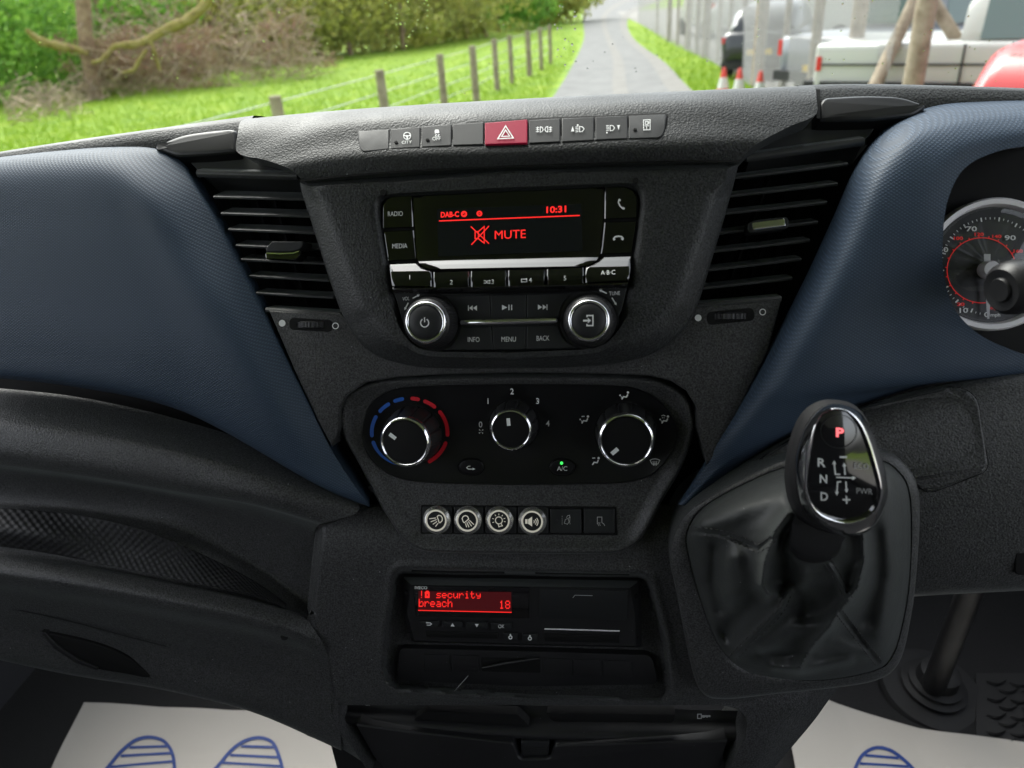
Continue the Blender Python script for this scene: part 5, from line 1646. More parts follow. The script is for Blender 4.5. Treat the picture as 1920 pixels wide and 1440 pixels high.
bridge('lever_neck', nk, 'soft_black', ge, smooth=60)

TAB[0] = PROF
# ================================================================== floor, paper mats, footwell
cab = thing('cab_shell', 'grey lined van cab with door linings and added unseen roof round the dashboard', 'van cab', (-.08, 0, FLOOR_Z), kind='structure')
cab['kind'] = 'structure'
XL, XR, RZ, YB = -1.02, .86, EYE.z + .42, -.95  # unseen roof, rear wall and seats, added and sized to shape the light
box('cab_floor', (XL, YB, FLOOR_Z - .05), (XR, 1.15, FLOOR_Z), 'carpet', cab)
box('unseen_roof_lining', (XL, YB, RZ), (XR, .60, RZ + .04), 'headliner', cab)
box('unseen_rear_wall', (XL, YB - .04, FLOOR_Z), (XR, YB, RZ), 'bulkhead', cab)
box('firewall', (XL, 1.10, FLOOR_Z), (XR, 1.14, EYE.z - .2), 'carpet', cab)
for x0, x1, zs in ((XL - .05, XL, .20), (XR, XR + .05, .40)):  # sill heights set by the light each side should let in
    box('door_lining', (x0, YB, FLOOR_Z), (x1, 1.12, EYE.z - zs), 'cab_trim', cab)
    box('door_header', (x0, YB, RZ - .05), (x1, .63, RZ), 'cab_trim', cab)
box('unseen_bench_seat', (XL + .05, YB + .05, FLOOR_Z + .02), (XR - .05, -.35, FLOOR_Z + .40), 'seat_cloth', cab, bev=.05)
box('unseen_seat_back', (XL + .05, YB + .02, FLOOR_Z + .40), (XR - .05, YB + .20, FLOOR_Z + 1.0), 'seat_cloth', cab, bev=.05)

def paper(label, edge, prints):
    """edge: rows of floor pixels; slight waves in the sheet"""
    P0 = thing('paper_floor_mat', label, 'paper mat', floor_pt(*edge[0][0]), 'paper mats in the footwells')
    def pp(x, y, e=0.0): return floor_pt(x, y, .006 + .0025 * math.sin(x / 90.0) * math.cos(y / 70.0) + e)
    G = grid([[pp(*q) for q in r] for r in edge], 70, 44)
    G = [[Vector((p.x, p.y, FLOOR_Z + .006 + .009 * abs(noise.noise(Vector((p.x * 6, p.y * 6, 1)))))) for p in r] for r in G]
    sheet('sheet', G, 'paper', P0, skirt=Vector((0, 0, -.0006)), smooth=60)
    def at(x, y, e):
        p = floor_pt(x, y, .006)
        return Vector((p.x, p.y, FLOOR_Z + .006 + .009 * abs(noise.noise(Vector((p.x * 6, p.y * 6, 1)))) + e))
    for out, bars in prints:
        i = Ink(); 
        o2 = spl([Vector((x, y, 0)) for x, y in out], 40)
        i.stroke([(p.x, p.y) for p in o2], 6.5)
        for b in bars: i.stroke(b, 5.0)
        i.build('shoe_print', 0, 'print_blue', P0, at=at, eps=.0012)
    return P0
paper('white paper floor mat with two blue shoe prints in the passenger footwell', [[(157, 1315), (300, 1326), (450, 1334), (600, 1336), (760, 1340)], [(120, 1390), (300, 1400), (450, 1408), (600, 1410), (762, 1415)], [(97, 1440), (300, 1450), (450, 1455), (600, 1455), (765, 1460)], [(40, 1560), (300, 1570), (450, 1570), (600, 1570), (775, 1570)]],
      [([(170, 1480), (203, 1442), (232, 1408), (258, 1389), (284, 1384), (308, 1391), (322, 1410), (328, 1440), (326, 1480)], [[(244, 1404), (319, 1400)], [(228, 1420), (325, 1413)], [(208, 1441), (328, 1429)], [(190, 1462), (328, 1446)]]),
       ([(370, 1480), (408, 1440), (437, 1405), (462, 1389), (488, 1384), (510, 1392), (522, 1415), (530, 1445), (532, 1480)], [[(452, 1400), (515, 1402)], [(432, 1417), (523, 1421)], [(418, 1432), (527, 1438)], [(398, 1452), (530, 1456)]])])
paper('white paper floor mat with blue shoe print in the driver footwell', [[(1500, 1295), (1545, 1312), (1640, 1345), (1760, 1372), (1990, 1400)], [(1480, 1370), (1545, 1385), (1640, 1405), (1760, 1430), (2000, 1460)], [(1490, 1440), (1545, 1450), (1640, 1460), (1760, 1480), (2000, 1510)], [(1510, 1560), (1545, 1560), (1640, 1565), (1760, 1580), (2000, 1600)]],
      [([(1590, 1490), (1604, 1440), (1618, 1416), (1642, 1404), (1668, 1409), (1695, 1428), (1716, 1450), (1740, 1490)], [[(1622, 1418), (1684, 1424)], [(1612, 1433), (1703, 1440)], [(1606, 1450), (1715, 1456)]])])
fm = thing('rubber_floor_mat', 'black rubber mat with raised chevron tread behind the driver paper mat', 'rubber mat', floor_pt(1900, 1400))
G = grid([[floor_pt(x, y, .003) for x in (1830, 1900, 2050)] for y in (1262, 1330, 1400)], 6, 6)
sheet('mat_base', G, 'rubber', fm, skirt=Vector((0, 0, -.003)))
for r in range(8):
    for c in range(3):
        x, y = 1868 + c * 44 + (22 if r % 2 else 0), 1279 + r * 15.6 + c * 3
        pth = [floor_pt(x - 18, y - 2, .006), floor_pt(x, y + 3, .0075), floor_pt(x + 18, y - 4, .006)]
        tube('tread_bar', spl(pth, 6), [.001, .0018, .002, .002, .0018, .001], 'rubber', fm, 5)
sh = thing('steering_shaft', 'black steering shaft running down into a ringed rubber boot', 'steering shaft', floor_pt(1745, 1296))
d_ = ray(1846, 1040); top = EYE + d_ * .84
bot = floor_pt(1748, 1292, .02)
tube('shaft', [top, top.lerp(bot, .5), bot], [.0145, .0150, .0165], 'soft_black', sh, 20)
O = floor_pt(1745, 1296, 0)
lathe('boot', O, Vector((.08, -.1, 1)).normalized(), [(.075, 0), (.072, .008), (.045, .010), (.047, .018), (.038, .021), (.039, .028), (.030, .031), (.028, .05), (.018, .055)], 'rubber', sh, segs=40, smooth=50)

# windscreen
ws = thing('windscreen', 'clear windscreen dotted with raindrops above the dashboard', 'windscreen', (-.08, 1.05, EYE.z - .16))
WA, WB = Vector((0, 1.07, EYE.z - .17)), Vector((0, .615, EYE.z + .42))
wn_ = (WB - WA).cross(Vector((1, 0, 0))).normalized()
V = []
for t in (0, 1):
    for x in (XL + .02, XR - .02):
        p = WA.lerp(WB, t); V.append(Vector((x, p.y, p.z)))
link('pane', V, [(0, 1, 3, 2)], 'windscreen_glass', ws, 0)
drops = []
rng = random.Random(5)
def wpt(px, py):
    d = ray(px, py); t = (WA - EYE).dot(wn_) / d.dot(wn_); return EYE + d * t
spots = []
for _ in range(150): spots.append((rng.uniform(20, 1900), rng.uniform(-5, 175), rng.uniform(.5, 1.5)))
for cx in (742, 768, 800, 1046, 1078, 1060, 1420): 
    for _ in range(9): spots.append((cx + rng.gauss(0, 4), rng.uniform(-5, 130), rng.uniform(.7, 1.9)))
wu = (WB - WA).normalized()
for px, py, r in spots:
    c = wpt(px, py); rr = r * .00085
    ring = [c + Vector((1, 0, 0)) * rr * math.cos(k * math.pi / 4) + wu * rr * 1.25 * math.sin(k * math.pi / 4) for k in range(8)]
    sg = 1 if wn_.y > 0 else -1
    drops.append((ring + [c + wn_ * sg * rr * .55], [(k, (k + 1) % 8, 8) for k in range(8)]))
V, F = merge(drops)
m = bpy.data.materials.new('water'); m.use_nodes = True
pb = m.node_tree.nodes['Principled BSDF']; pb.inputs['Transmission Weight'].default_value = 1.0; pb.inputs['IOR'].default_value = 1.33; pb.inputs['Roughness'].default_value = .02
MATS['water'] = m
link('raindrops', V, F, 'water', ws, 60, kind='stuff')
# ================================================================== the lane outside
def ramp_mat(name, stops, scale, rough=.85, detail=5, bump=None, trans=False, scale2=None):
    m = bpy.data.materials.new(name); m.use_nodes = True
    N, L = m.node_tree.nodes, m.node_tree.links
    b = N['Principled BSDF']; b.inputs['Roughness'].default_value = rough; b.inputs['Specular IOR Level'].default_value = .25
    tc = N.new('ShaderNodeTexCoord'); t = N.new('ShaderNodeTexNoise')
    t.inputs['Scale'].default_value = scale; t.inputs['Detail'].default_value = detail; t.inputs['Roughness'].default_value = .65
    L.new(tc.outputs['Object'], t.inputs['Vector'])
    r = N.new('ShaderNodeValToRGB'); e = r.color_ramp.elements
    while len(e) > 1: e.remove(e[-1])
    for k, (p, c) in enumerate(stops):
        q = e[0] if k == 0 else e.new(p)
        q.position = p; q.color = (*c, 1)
    L.new(t.outputs['Fac'], r.inputs['Fac']); L.new(r.outputs[0], b.inputs['Base Color'])
    if bump:
        bp = N.new('ShaderNodeBump'); bp.inputs['Strength'].default_value = bump[0]; bp.inputs['Distance'].default_value = bump[1]
        L.new(t.outputs['Fac'], bp.inputs['Height']); L.new(bp.outputs[0], b.inputs['Normal'])
    if trans:
        tr = N.new('ShaderNodeBsdfTranslucent'); mx = N.new('ShaderNodeMixShader'); mx.inputs[0].default_value = .35
        L.new(r.outputs[0], tr.inputs[0]); L.new(b.outputs[0], mx.inputs[1]); L.new(tr.outputs[0], mx.inputs[2])
        L.new(mx.outputs[0], N['Material Output'].inputs[0])
    MATS[name] = m
ramp_mat('field_grass', [(.28, (0.075, 0.141, 0.013)), (.42, (0.129, 0.223, 0.016)), (.52, (0.170, 0.263, 0.017)), (.62, (0.213, 0.292, 0.023)), (.75, (0.256, 0.263, 0.066))], 1.3, .9, 8, (.8, .08))
ramp_mat('blades', [(.3, (0.115, 0.216, 0.012)), (.5, (0.196, 0.325, 0.019)), (.7, (0.275, 0.373, 0.031))], 3.0, .7, 4, trans=True)
ramp_mat('lane_tar', [(.3, (0.134, 0.134, 0.128)), (.5, (0.169, 0.169, 0.163)), (.7, (0.204, 0.202, 0.193))], 1.6, .9, 8, (.3, .02))
ramp_mat('lane_dirt', [(.35, (.170, .163, .148)), (.6, (.215, .208, .192))], 2.2, .95, 8)
ramp_mat('yard_stone', [(.3, (0.192, 0.187, 0.173)), (.5, (0.243, 0.233, 0.213)), (.7, (0.283, 0.274, 0.254))], 2.0, .95, 8)
ramp_mat('leaf_fresh', [(.3, (0.056, 0.138, 0.022)), (.48, (0.163, 0.344, 0.048)), (.65, (0.309, 0.507, 0.083))], 2.2, .6, 4, trans=True)
ramp_mat('leaf_olive', [(.3, (0.084, 0.102, 0.025)), (.45, (0.270, 0.302, 0.059)), (.58, (0.420, 0.420, 0.084)), (.72, (0.470, 0.353, 0.151))], 1.6, .6, 5, trans=True)
ramp_mat('leaf_brown', [(.3, (0.121, 0.082, 0.047)), (.48, (0.269, 0.196, 0.114)), (.6, (0.269, 0.135, 0.121)), (.75, (0.175, 0.202, 0.053))], 2.4, .7, 5, trans=True)
ramp_mat('bark', [(.3, (0.163, 0.101, 0.072)), (.55, (0.325, 0.224, 0.152)), (.75, (0.406, 0.304, 0.224))], 6, .9, 6, (.5, .02))
ramp_mat('mossy_bark', [(.3, (0.131, 0.101, 0.051)), (.48, (0.264, 0.213, 0.061)), (.65, (0.334, 0.274, 0.131))], 5, .9, 6, (.5, .02))
ramp_mat('post_wood', [(.3, (0.173, 0.133, 0.095)), (.5, (0.284, 0.233, 0.173)), (.7, (0.362, 0.310, 0.241))], 7, .9, 6, (.4, .01))
M('twig', (.34, .26, .18), .9, vary=(3, .5))
M('strand_wire', (.5, .5, .48), .6, metal=.2)
M('wire', (.26, .26, .25), .6, metal=.2)
M('cone_red', (.60, .05, .03), .5); M('cone_white', (.58, .58, .56), .5)
M('paint_grey', (.16, .17, .19), .3, coat=.5); M('paint_black', (.02, .022, .024), .3, coat=.5); M('paint_white', (.5, .5, .47), .35, coat=.4); M('paint_red', (.42, .02, .02), .35, coat=.4)
M('car_glass', (.10, .14, .13), .08, spec=.7); M('tyre', (.02, .02, .02), .8); M('rim', (.45, .45, .46), .35, metal=.8)
M('tail_red', (.55, .02, .02), .3); M('lamp_amber', (.7, .22, .02), .3); M('plate_yellow', (.75, .50, .03), .4); M('plate_white', (.7, .7, .68), .4)

# ground sheets
S = 400
V = []; F = []
link('field', [(-S, -60, 0), (S, -60, 0), (S, 500, 0), (-S, 500, 0)], [(0, 1, 2, 3)], 'field_grass', None, 0, kind='structure')
le = [(700, 900), (930, 330), (1000, 232), (1042, 175), (1080, 110), (1095, 72), (1094, 48), (1092, 26), (1106, 8), (1136, -6), (1170, -12)]
re_ = [(2000, 900), (1560, 420), (1380, 260), (1284, 172), (1238, 118), (1190, 80), (1172, 52), (1178, 28), (1214, 8), (1256, -6), (1300, -16)]
def strip_mesh(name, le, re_, z, mat):
    A_, B_ = spl([ground(*p) for p in le], 60), spl([ground(*p) for p in re_], 60)
    V = []
    for a, b in zip(A_, B_):
        for t in (0, .25, .5, .75, 1): 
            q = a.lerp(b, t); V.append(Vector((q.x, q.y, z)))
    F = [(i * 5 + k, i * 5 + k + 1, (i + 1) * 5 + k + 1, (i + 1) * 5 + k) for i in range(59) for k in range(4)]
    return link(name, V, F, mat, None, 60, kind='structure')
strip_mesh('lane', le, re_, .006, 'lane_tar')
def mid(t, k): return [(a[0] + (b[0] - a[0]) * t, a[1] + (b[1] - a[1]) * t) for a, b in zip(le, re_)][k]
def mids(t): return [(a[0] + (b[0] - a[0]) * t, a[1] + (b[1] - a[1]) * t) for a, b in zip(le, re_)]
strip_mesh('lane_crown', mids(.44), mids(.56), .010, 'lane_dirt')
strip_mesh('lane_edge', mids(.88), mids(1.06), .010, 'lane_dirt')

# fence line on the right and the yard behind it
FA, FB = ground(1254, 77), ground(1425, 168)
fd = (FA - FB).normalized(); fn = Vector((-fd.y, fd.x, 0))
if fn.x < 0: fn = -fn
def on_fence(px, py=120):
    d = ray(px, py); t = (FB - EYE).dot(fn) / d.dot(fn); p = EYE + d * t
    return Vector((p.x, p.y, 0))
y0 = FB - fd * 45; y1 = FB + fd * 60
link('yard', [y0 + fn * .15 + Vector((0, 0, .008)), y0 + fn * 60 + Vector((0, 0, .008)), y1 + fn * 60 + Vector((0, 0, .008)), y1 + fn * .15 + Vector((0, 0, .008))], [(0, 1, 2, 3)], 'yard_stone', None, 0, kind='structure')

fence = thing('chain_link_fence', 'tall chain link fence on round timber posts along the yard', 'fence', on_fence(1425))
rng = random.Random(11)
def post(name, base, h, r, par, lean=(0, 0), mat='post_wood', **kw):
    pts = [Vector((base.x, base.y, -.05)), Vector((base.x + lean[0] * .5, base.y + lean[1] * .5, h * .5)), Vector((base.x + lean[0], base.y + lean[1], h))]
    rr = [r * 1.03, r, r * .97]
    return tube(name, pts, rr, mat, par, 12, **kw)
line = [ground(*q) for q in ((1200, 42), (1232, 62), (1254, 77), (1292, 95), (1345, 118), (1392, 146), (1425, 168))]
for px, py, r in ((1232, 62, .06), (1254, 77, .09), (1270, 86, .05), (1289, 93, .10), (1306, 100, .07), (1322, 108, .11), (1345, 118, .06), (1364, 130, .05), (1388, 142, .055), (1418, 166, .115)):
    post('post', ground(px, py), 2.9, r, fence)
for px, r in ((1468, .055), (1524, .075), (1598, .095)):
    post('post', on_fence(px, 130), 2.6, r, fence)
bA = on_fence(1722, 100)
post('post', bA, 2.6, .105, fence)
for px in (1655, 1868):
    b = on_fence(px, 165)
    d = ray(px, 165)
    b = EYE + d * ((bA - EYE).dot(CF) / d.dot(CF))
    top = EYE + ray(1742 if px < 1700 else 1752, -22) * ((bA - EYE).dot(CF))
    dirv = (b - top).normalized()
    k = (0 - top.z) / dirv.z
    foot = top + dirv * k
    off = -fn * (.10 if px < 1700 else .10)
    tube('brace', [foot + off, top + off], [.075, .07], 'post_wood', fence, 12)
# wires: woven diagonals along the fence line
ww = []
hh, pitch = 2.3, .07
path = [FB - fd * 6.8] + list(reversed(line))
for a_, b_ in zip(path, path[1:]):
    L_ = (b_ - a_).length; e = (b_ - a_).normalized(); side = Vector((-e.y, e.x, 0)); side = side if side.x < 0 else -side
    near_ = (a_ - EYE).length < 25
    pt = pitch if near_ else pitch * 3
    k = -hh
    while k < L_:
        for sgn in (1, -1):
            s0, s1 = max(0, k), min(L_, k + hh)
            if s1 - s0 < .05: continue
            z0, z1 = (s0 - k) if sgn > 0 else hh - (s0 - k), (s1 - k) if sgn > 0 else hh - (s1 - k)
            ww.append(tube_geo([a_ + e * s0 + Vector((0, 0, z0 + .03)) + side * (.13 + .003 * sgn), a_ + e * s1 + Vector((0, 0, z1 + .03)) + side * (.13 + .003 * sgn)], .0031 if near_ else .0045, 3))
        k += pt
V, F = merge(ww)
link('mesh_wire', V, F, 'wire', fence, 0, kind='stuff')
for z in (.06, 1.1, 2.2):
    tube('line_wire', [p + Vector((-.14, 0, z)) for p in path], .003, 'wire', fence, 5)

# stock fence on the left
sf = [((515, 180), 25, None), ((711, 131), 18, None), ((824, 101), 14, None), ((885, 86), 14, None), ((926, 73), 11, None), ((955, 66), 9, None), ((989, 58), 12, None), ((1012, 52), 8, None), ((1030, 46), 7, None)]
stock = thing('stock_fence', 'wire stock fence on weathered round posts along the field edge', 'fence', horiz(711, 9.6))
tops = []
for (px, py), w, _ in sf:
    dist_f = .115 * FPX / w if w > 13 else None
    d = ray(px, py)
    h = 1.12
    t = (h - EYE.z) / d.z
    p = EYE + d * t
    if (p - EYE).length > 60 or t < 0: continue
    tops.append(p)
    r = max(.04, w * (p - EYE).dot(CF) / FPX / 2)
    post('post', Vector((p.x, p.y, 0)), h, min(r, .075), stock)
if len(tops) > 1:
    ext = tops[0] + (tops[0] - tops[1]) * 1.2
    pts = [ext] + tops
    for dz in (-.08, -.34, -.58, -.80):
        tube('strand', [Vector((p.x - .07, p.y, p.z + dz)) for p in pts], .007, 'strand_wire', stock, 5)

# traffic cones
for (px, py), pos in (((1358, 126), 'left'), ((1388, 128), 'middle'), ((1427, 133), 'right')):
    d = ray(px, py); h = .50
    p = EYE + d * ((h - EYE.z) / d.z)
    c = thing('traffic_cone', {'left': 'red and white traffic cone leftmost of three on the verge', 'middle': 'red and white traffic cone in the middle of three on the verge', 'right': 'red and white traffic cone rightmost of three beside the thick post'}[pos], 'traffic cone', (p.x, p.y, 0), 'cones along the verge')
    O = Vector((p.x, p.y, 0)); Z = Vector((0, 0, 1))
    box('base', (p.x - .16, p.y - .16, 0), (p.x + .16, p.y + .16, .04), 'cone_red', c, bev=.01)
    lathe('lower_band', O, Z, [(.125, .04), (.108, .12)], 'cone_red', c, 20, cap1=False)
    lathe('white_band', O, Z, [(.108, .12), (.066, .32)], 'cone_white', c, 20, cap1=False)
    lathe('tip', O, Z, [(.066, .32), (.032, .49), (.026, .50)], 'cone_red', c, 20)
mk = on_fence(1534, 150) - fn * .3
d = ray(1535, 131); pk = EYE + d * ((.5 - EYE.z) / d.z)
tag(tube('marker_stake', [Vector((pk.x, pk.y, 0)), Vector((pk.x, pk.y, .5))], .035, 'cone_red', None, 10), 'short orange marker stake standing before the fence posts', 'stake')

# ------------------------------------------------------------------ parked vehicles
def sect(y, x0, z0, x1, z1, r=.12, n=4):
    """rounded section across the vehicle at length y: half widths x0 (bottom) x1 (top)"""
    P = [(-x0, z0), (x0, z0), (x1, z1), (-x1, z1)]
    o = rp([(a, b, r) for a, b in P], n)
    return [Vector((a, y, b)) for a, b in o]
def vehicle(label, cat, name, pos, ang, paint, body, cabin, wheels, wr, lights, plate=None, windows=(), extra=None):
    t = thing(name, label, cat, (pos.x, pos.y, 0), 'vehicles parked in the yard')
    Rm = Matrix.Rotation(ang, 3, 'Z')
    def W(v): return Rm @ v + Vector((pos.x, pos.y, 0))
    bridge('body', [[W(v) for v in sect(*s)] for s in body], paint, t, cap0=True, cap1=True, smooth=50)
    if cabin: bridge('cabin', [[W(v) for v in sect(*s)] for s in cabin], paint, t, cap0=True, cap1=True, smooth=50)
    for q in windows:
        vs_ = [Vector(v) for v in q]; nn = (vs_[1] - vs_[0]).cross(vs_[2] - vs_[0]).normalized()
        link('window', [W(v) for v in vs_] + [W(v - nn * .02) for v in vs_], [(0, 1, 2, 3), (4, 7, 6, 5), (0, 4, 5, 1), (1, 5, 6, 2), (2, 6, 7, 3), (3, 7, 4, 0)], 'car_glass', t, 0)
    for x, y in wheels:
        s = 1 if x > 0 else -1
        w = lathe('wheel', W(Vector((x - s * .10, y, wr))), Rm @ Vector((s, 0, 0)), [(wr * .6, 0), (wr * .95, .01), (wr, .05), (wr, .15), (wr * .93, .20), (wr * .62, .205)], 'tyre', t, 28, cap0=True)
        lathe('rim', W(Vector((x - s * .10, y, wr))), Rm @ Vector((s, 0, 0)), [(wr * .62, .195), (wr * .55, .18), (wr * .2, .20), (.01, .20)], 'rim', w, 20)
    yb, wb, zb = body[1][0], body[1][1], body[1][2]
    V_, F_ = box_geo(W(Vector((0, yb - .08, zb + .02))), Rm @ Vector((1, 0, 0)), Rm @ Vector((0, 1, 0)), Vector((0, 0, 1)), wb * .98, .07, .075)
    link('bumper', V_, F_, 'tyre', t, 0)
    for (x, y, z, a, b, c), mt in lights:
        V_, F_ = box_geo(W(Vector((x, y, z))), Rm @ Vector((1, 0, 0)), Rm @ Vector((0, 1, 0)), Vector((0, 0, 1)), a, b, c)
        link('tail_lamp', V_, F_, mt, t, 0)
    if plate:
        x, y, z = plate
        V_, F_ = box_geo(W(Vector((x, y, z))), Rm @ Vector((1, 0, 0)), Rm @ Vector((0, 1, 0)), Vector((0, 0, 1)), .26, .012, .055)
        link('number_plate', V_, F_, 'plate_yellow', t, 0)
    return t
# grey pickup, tail towards us
def at_px(px, py, dist):
    p = horiz(px, dist, py); return p
gp = at_px(1720, 100, 15.5)
hd = lambda p: math.atan2(p.y, p.x) - math.pi / 2
body = [(-2.3, .80, .55, .82, 1.05, .10), (-2.25, .86, .48, .88, 1.10, .14), (-1.2, .90, .42, .92, 1.12, .14), (.6, .90, .42, .92, 1.12, .14), (2.2, .88, .45, .88, 1.06, .16), (2.75, .74, .55, .74, .92, .16)]
cabin = [(-.75, .84, 1.05, .70, 1.62, .14), (-.6, .86, 1.05, .72, 1.72, .16), (.7, .86, 1.05, .72, 1.74, .16), (1.35, .84, 1.05, .70, 1.35, .14), (1.6, .8, 1.03, .68, 1.10, .05)]
vehicle('grey pickup with its tail to the fence, second vehicle from the left', 'pickup', 'parked_pickup', gp, hd(gp) + rad(-38), 'paint_grey', body, cabin, [(-.86, -1.45), (.86, -1.45), (-.86, 1.65), (.86, 1.65)], .37,
        [((-.84, -2.26, .92, .045, .04, .12), 'tail_red'), ((.84, -2.26, .92, .045, .04, .12), 'tail_red')], (0, -2.32, .62),
        [[(-.62, -.79, 1.18), (.62, -.79, 1.18), (.56, -.78, 1.55), (-.56, -.78, 1.55)], [(-.86, .6, 1.15), (-.86, -.5, 1.15), (-.75, -.5, 1.58), (-.75, .6, 1.58)], [(.86, -.5, 1.15), (.86, .6, 1.15), (.75, .6, 1.58), (.75, -.5, 1.58)]])
dk = at_px(1450, 90, 20.0)
bodyc = [(-2.0, .72, .40, .74, .90, .14), (-1.9, .80, .30, .82, .98, .18), (-.5, .86, .26, .86, 1.0, .16), (1.0, .86, .26, .86, .98, .16), (2.0, .76, .34, .74, .80, .18), (2.15, .62, .42, .60, .66, .12)]
cabc = [(-1.85, .72, .92, .56, 1.12, .08), (-1.55, .78, .92, .60, 1.40, .14), (-.2, .80, .92, .62, 1.50, .16), (.5, .80, .92, .60, 1.44, .16), (1.35, .78, .92, .62, .98, .04)]
vehicle('black hatchback seen from behind at the far left of the yard', 'car', 'parked_car', dk, hd(dk) + rad(-8), 'paint_black', bodyc, cabc, [(-.78, -1.25), (.78, -1.25), (-.78, 1.35), (.78, 1.35)], .31,
        [((-.74, -1.93, .82, .07, .05, .06), 'tail_red'), ((.74, -1.93, .82, .07, .05, .06), 'tail_red')], (0, -2.02, .58),
        [[(-.52, -1.80, 1.06), (.52, -1.80, 1.06), (.46, -1.62, 1.34), (-.46, -1.62, 1.34)]])
d = ray(1960, 90); wp = horiz(1965, 11.0, 90)
wdir = hd(wp) + rad(-96)
vehicle('white pickup parked side-on behind the braced corner post', 'pickup', 'parked_pickup', wp, wdir, 'paint_white', [(-2.3, .84, .72, .86, 1.20, .05), (-2.27, .88, .70, .90, 1.22, .06), (-.5, .90, .70, .92, 1.22, .06), (1.0, .90, .66, .92, 1.22, .12), (2.2, .84, .58, .84, 1.10, .14), (2.4, .74, .62, .72, .98, .1)],
        [(-.75, .84, 1.16, .70, 1.60, .12), (-.6, .86, 1.16, .72, 1.80, .16), (.4, .86, 1.16, .72, 1.82, .16), (1.2, .84, 1.16, .70, 1.40, .1), (1.5, .82, 1.15, .70, 1.22, .04)],
        [(-.84, -1.45), (.84, -1.45), (-.84, 1.5), (.84, 1.5)], .38, [((-.895, -2.24, 1.0, .015, .03, .08), 'tail_red'), ((.895, -2.24, 1.0, .015, .03, .08), 'tail_red')], None,
        [[(s * .865, y0_, 1.24), (s * .865, y1_, 1.24), (s * .755, y1_, 1.68), (s * .755, y0_, 1.68)] for s in (-1, 1) for y0_, y1_ in ((-.55, -.05), (.05, .75))])
wpk = [o for o in COL.objects if o.get('label', '').startswith('white pickup')][0]
Rw = Matrix.Rotation(wdir, 3, 'Z')
for y0_, y1_, z0_, z1_ in ((-2.2, 1.9, .98, 1.0), (-.68, -.66, .75, 1.2), (.18, .2, .75, 1.2), (-2.2, 1.9, .74, .80)):
    for sx in (-1, 1):
        V_, F_ = box_geo(Rw @ Vector((sx * .918, (y0_ + y1_) / 2, (z0_ + z1_) / 2)) + Vector((wp.x, wp.y, 0)), Rw @ Vector((1, 0, 0)), Rw @ Vector((0, 1, 0)), Vector((0, 0, 1)), .008, (y1_ - y0_) / 2, (z1_ - z0_) / 2)
        link('body_seam', V_, F_, 'tyre', wpk, 0)
rp_ = horiz(2150, 8.8, 110)
vehicle('red car just showing its tail lamps at the right edge', 'car', 'parked_car', rp_, hd(rp_) + rad(-14), 'paint_red', bodyc, cabc, [(-.78, -1.25), (.78, -1.25), (-.78, 1.35), (.78, 1.35)], .31,
        [((-.76, -1.86, .86, .10, .10, .09), 'tail_red'), ((.76, -1.86, .86, .10, .10, .09), 'tail_red')], (0, -2.02, .58), [[(-.52, -1.80, 1.06), (.52, -1.80, 1.06), (.46, -1.62, 1.34), (-.46, -1.62, 1.34)], [(-.80, .5, 1.02), (-.80, -1.2, 1.02), (-.66, -1.1, 1.38), (-.66, .4, 1.38)]])
# light board standing in front of the white car
lb = horiz(1752, 10.2, 150)
lbt = thing('light_board', 'white trailer light board with red and amber lamps by the corner post', 'light board', (lb.x, lb.y, 0))
R3 = Matrix.Rotation(hd(lb), 3, 'Z')
def lbp(name, x, z, a, c, mt, dy=0, par=lbt, b=.02):
    V_, F_ = box_geo(R3 @ Vector((x, dy, z)) + Vector((lb.x, lb.y, 0)), R3 @ Vector((1, 0, 0)), R3 @ Vector((0, 1, 0)), Vector((0, 0, 1)), a, b, c)
    return link(name, V_, F_, mt, par, 0)
lbp('board', .02, .66, .50, .085, 'plate_white'); lbp('lamp', -.36, .67, .10, .07, 'tail_red', -.03); lbp('lamp', .38, .67, .10, .07, 'lamp_amber', -.03); lbp('number_plate', .06, .67, .16, .05, 'plate_yellow', -.03)
lbp('leg', -.3, .29, .02, .29, 'post_wood', .03); lbp('leg', .3, .29, .02, .29, 'post_wood', .03)
wv = horiz(1500, 26, 20)
vehicle('tall white panel van at the back of the yard', 'van', 'parked_van', wv, hd(wv) + rad(60), 'paint_white', [(-2.8, .95, .45, .9, 2.4, .12), (1.2, .98, .42, .92, 2.45, .15), (1.9, .96, .45, .86, 1.7, .2), (2.8, .88, .5, .8, 1.1, .2)], None, [(-.9, -1.8), (.9, -1.8), (-.9, 1.9), (.9, 1.9)], .34,
        [((-.9, -2.78, 1.0, .06, .04, .25), 'tail_red'), ((.9, -2.78, 1.0, .06, .04, .25), 'tail_red')], (0, -2.84, .7), [[(-.7, -2.83, 1.5), (.7, -2.83, 1.5), (.68, -2.82, 2.1), (-.68, -2.82, 2.1)]])
wv2 = horiz(1345, 34, 20)
vehicle('long white van far down the yard behind the thin posts', 'van', 'parked_van', wv2, hd(wv2) + rad(15), 'paint_white', [(-2.8, .95, .45, .9, 2.5, .12), (1.2, .98, .42, .92, 2.55, .15), (1.9, .96, .45, .86, 1.7, .2), (2.8, .88, .5, .8, 1.1, .2)], None, [(-.9, -1.8), (.9, -1.8), (-.9, 1.9), (.9, 1.9)], .34, [((-.9, -2.78, 1.0, .06, .04, .25), 'tail_red'), ((.9, -2.78, 1.0, .06, .04, .25), 'tail_red')], (0, -2.84, .7),
        [[(-.7, -2.83, 1.5), (.7, -2.83, 1.5), (.68, -2.82, 2.1), (-.68, -2.82, 2.1)]])

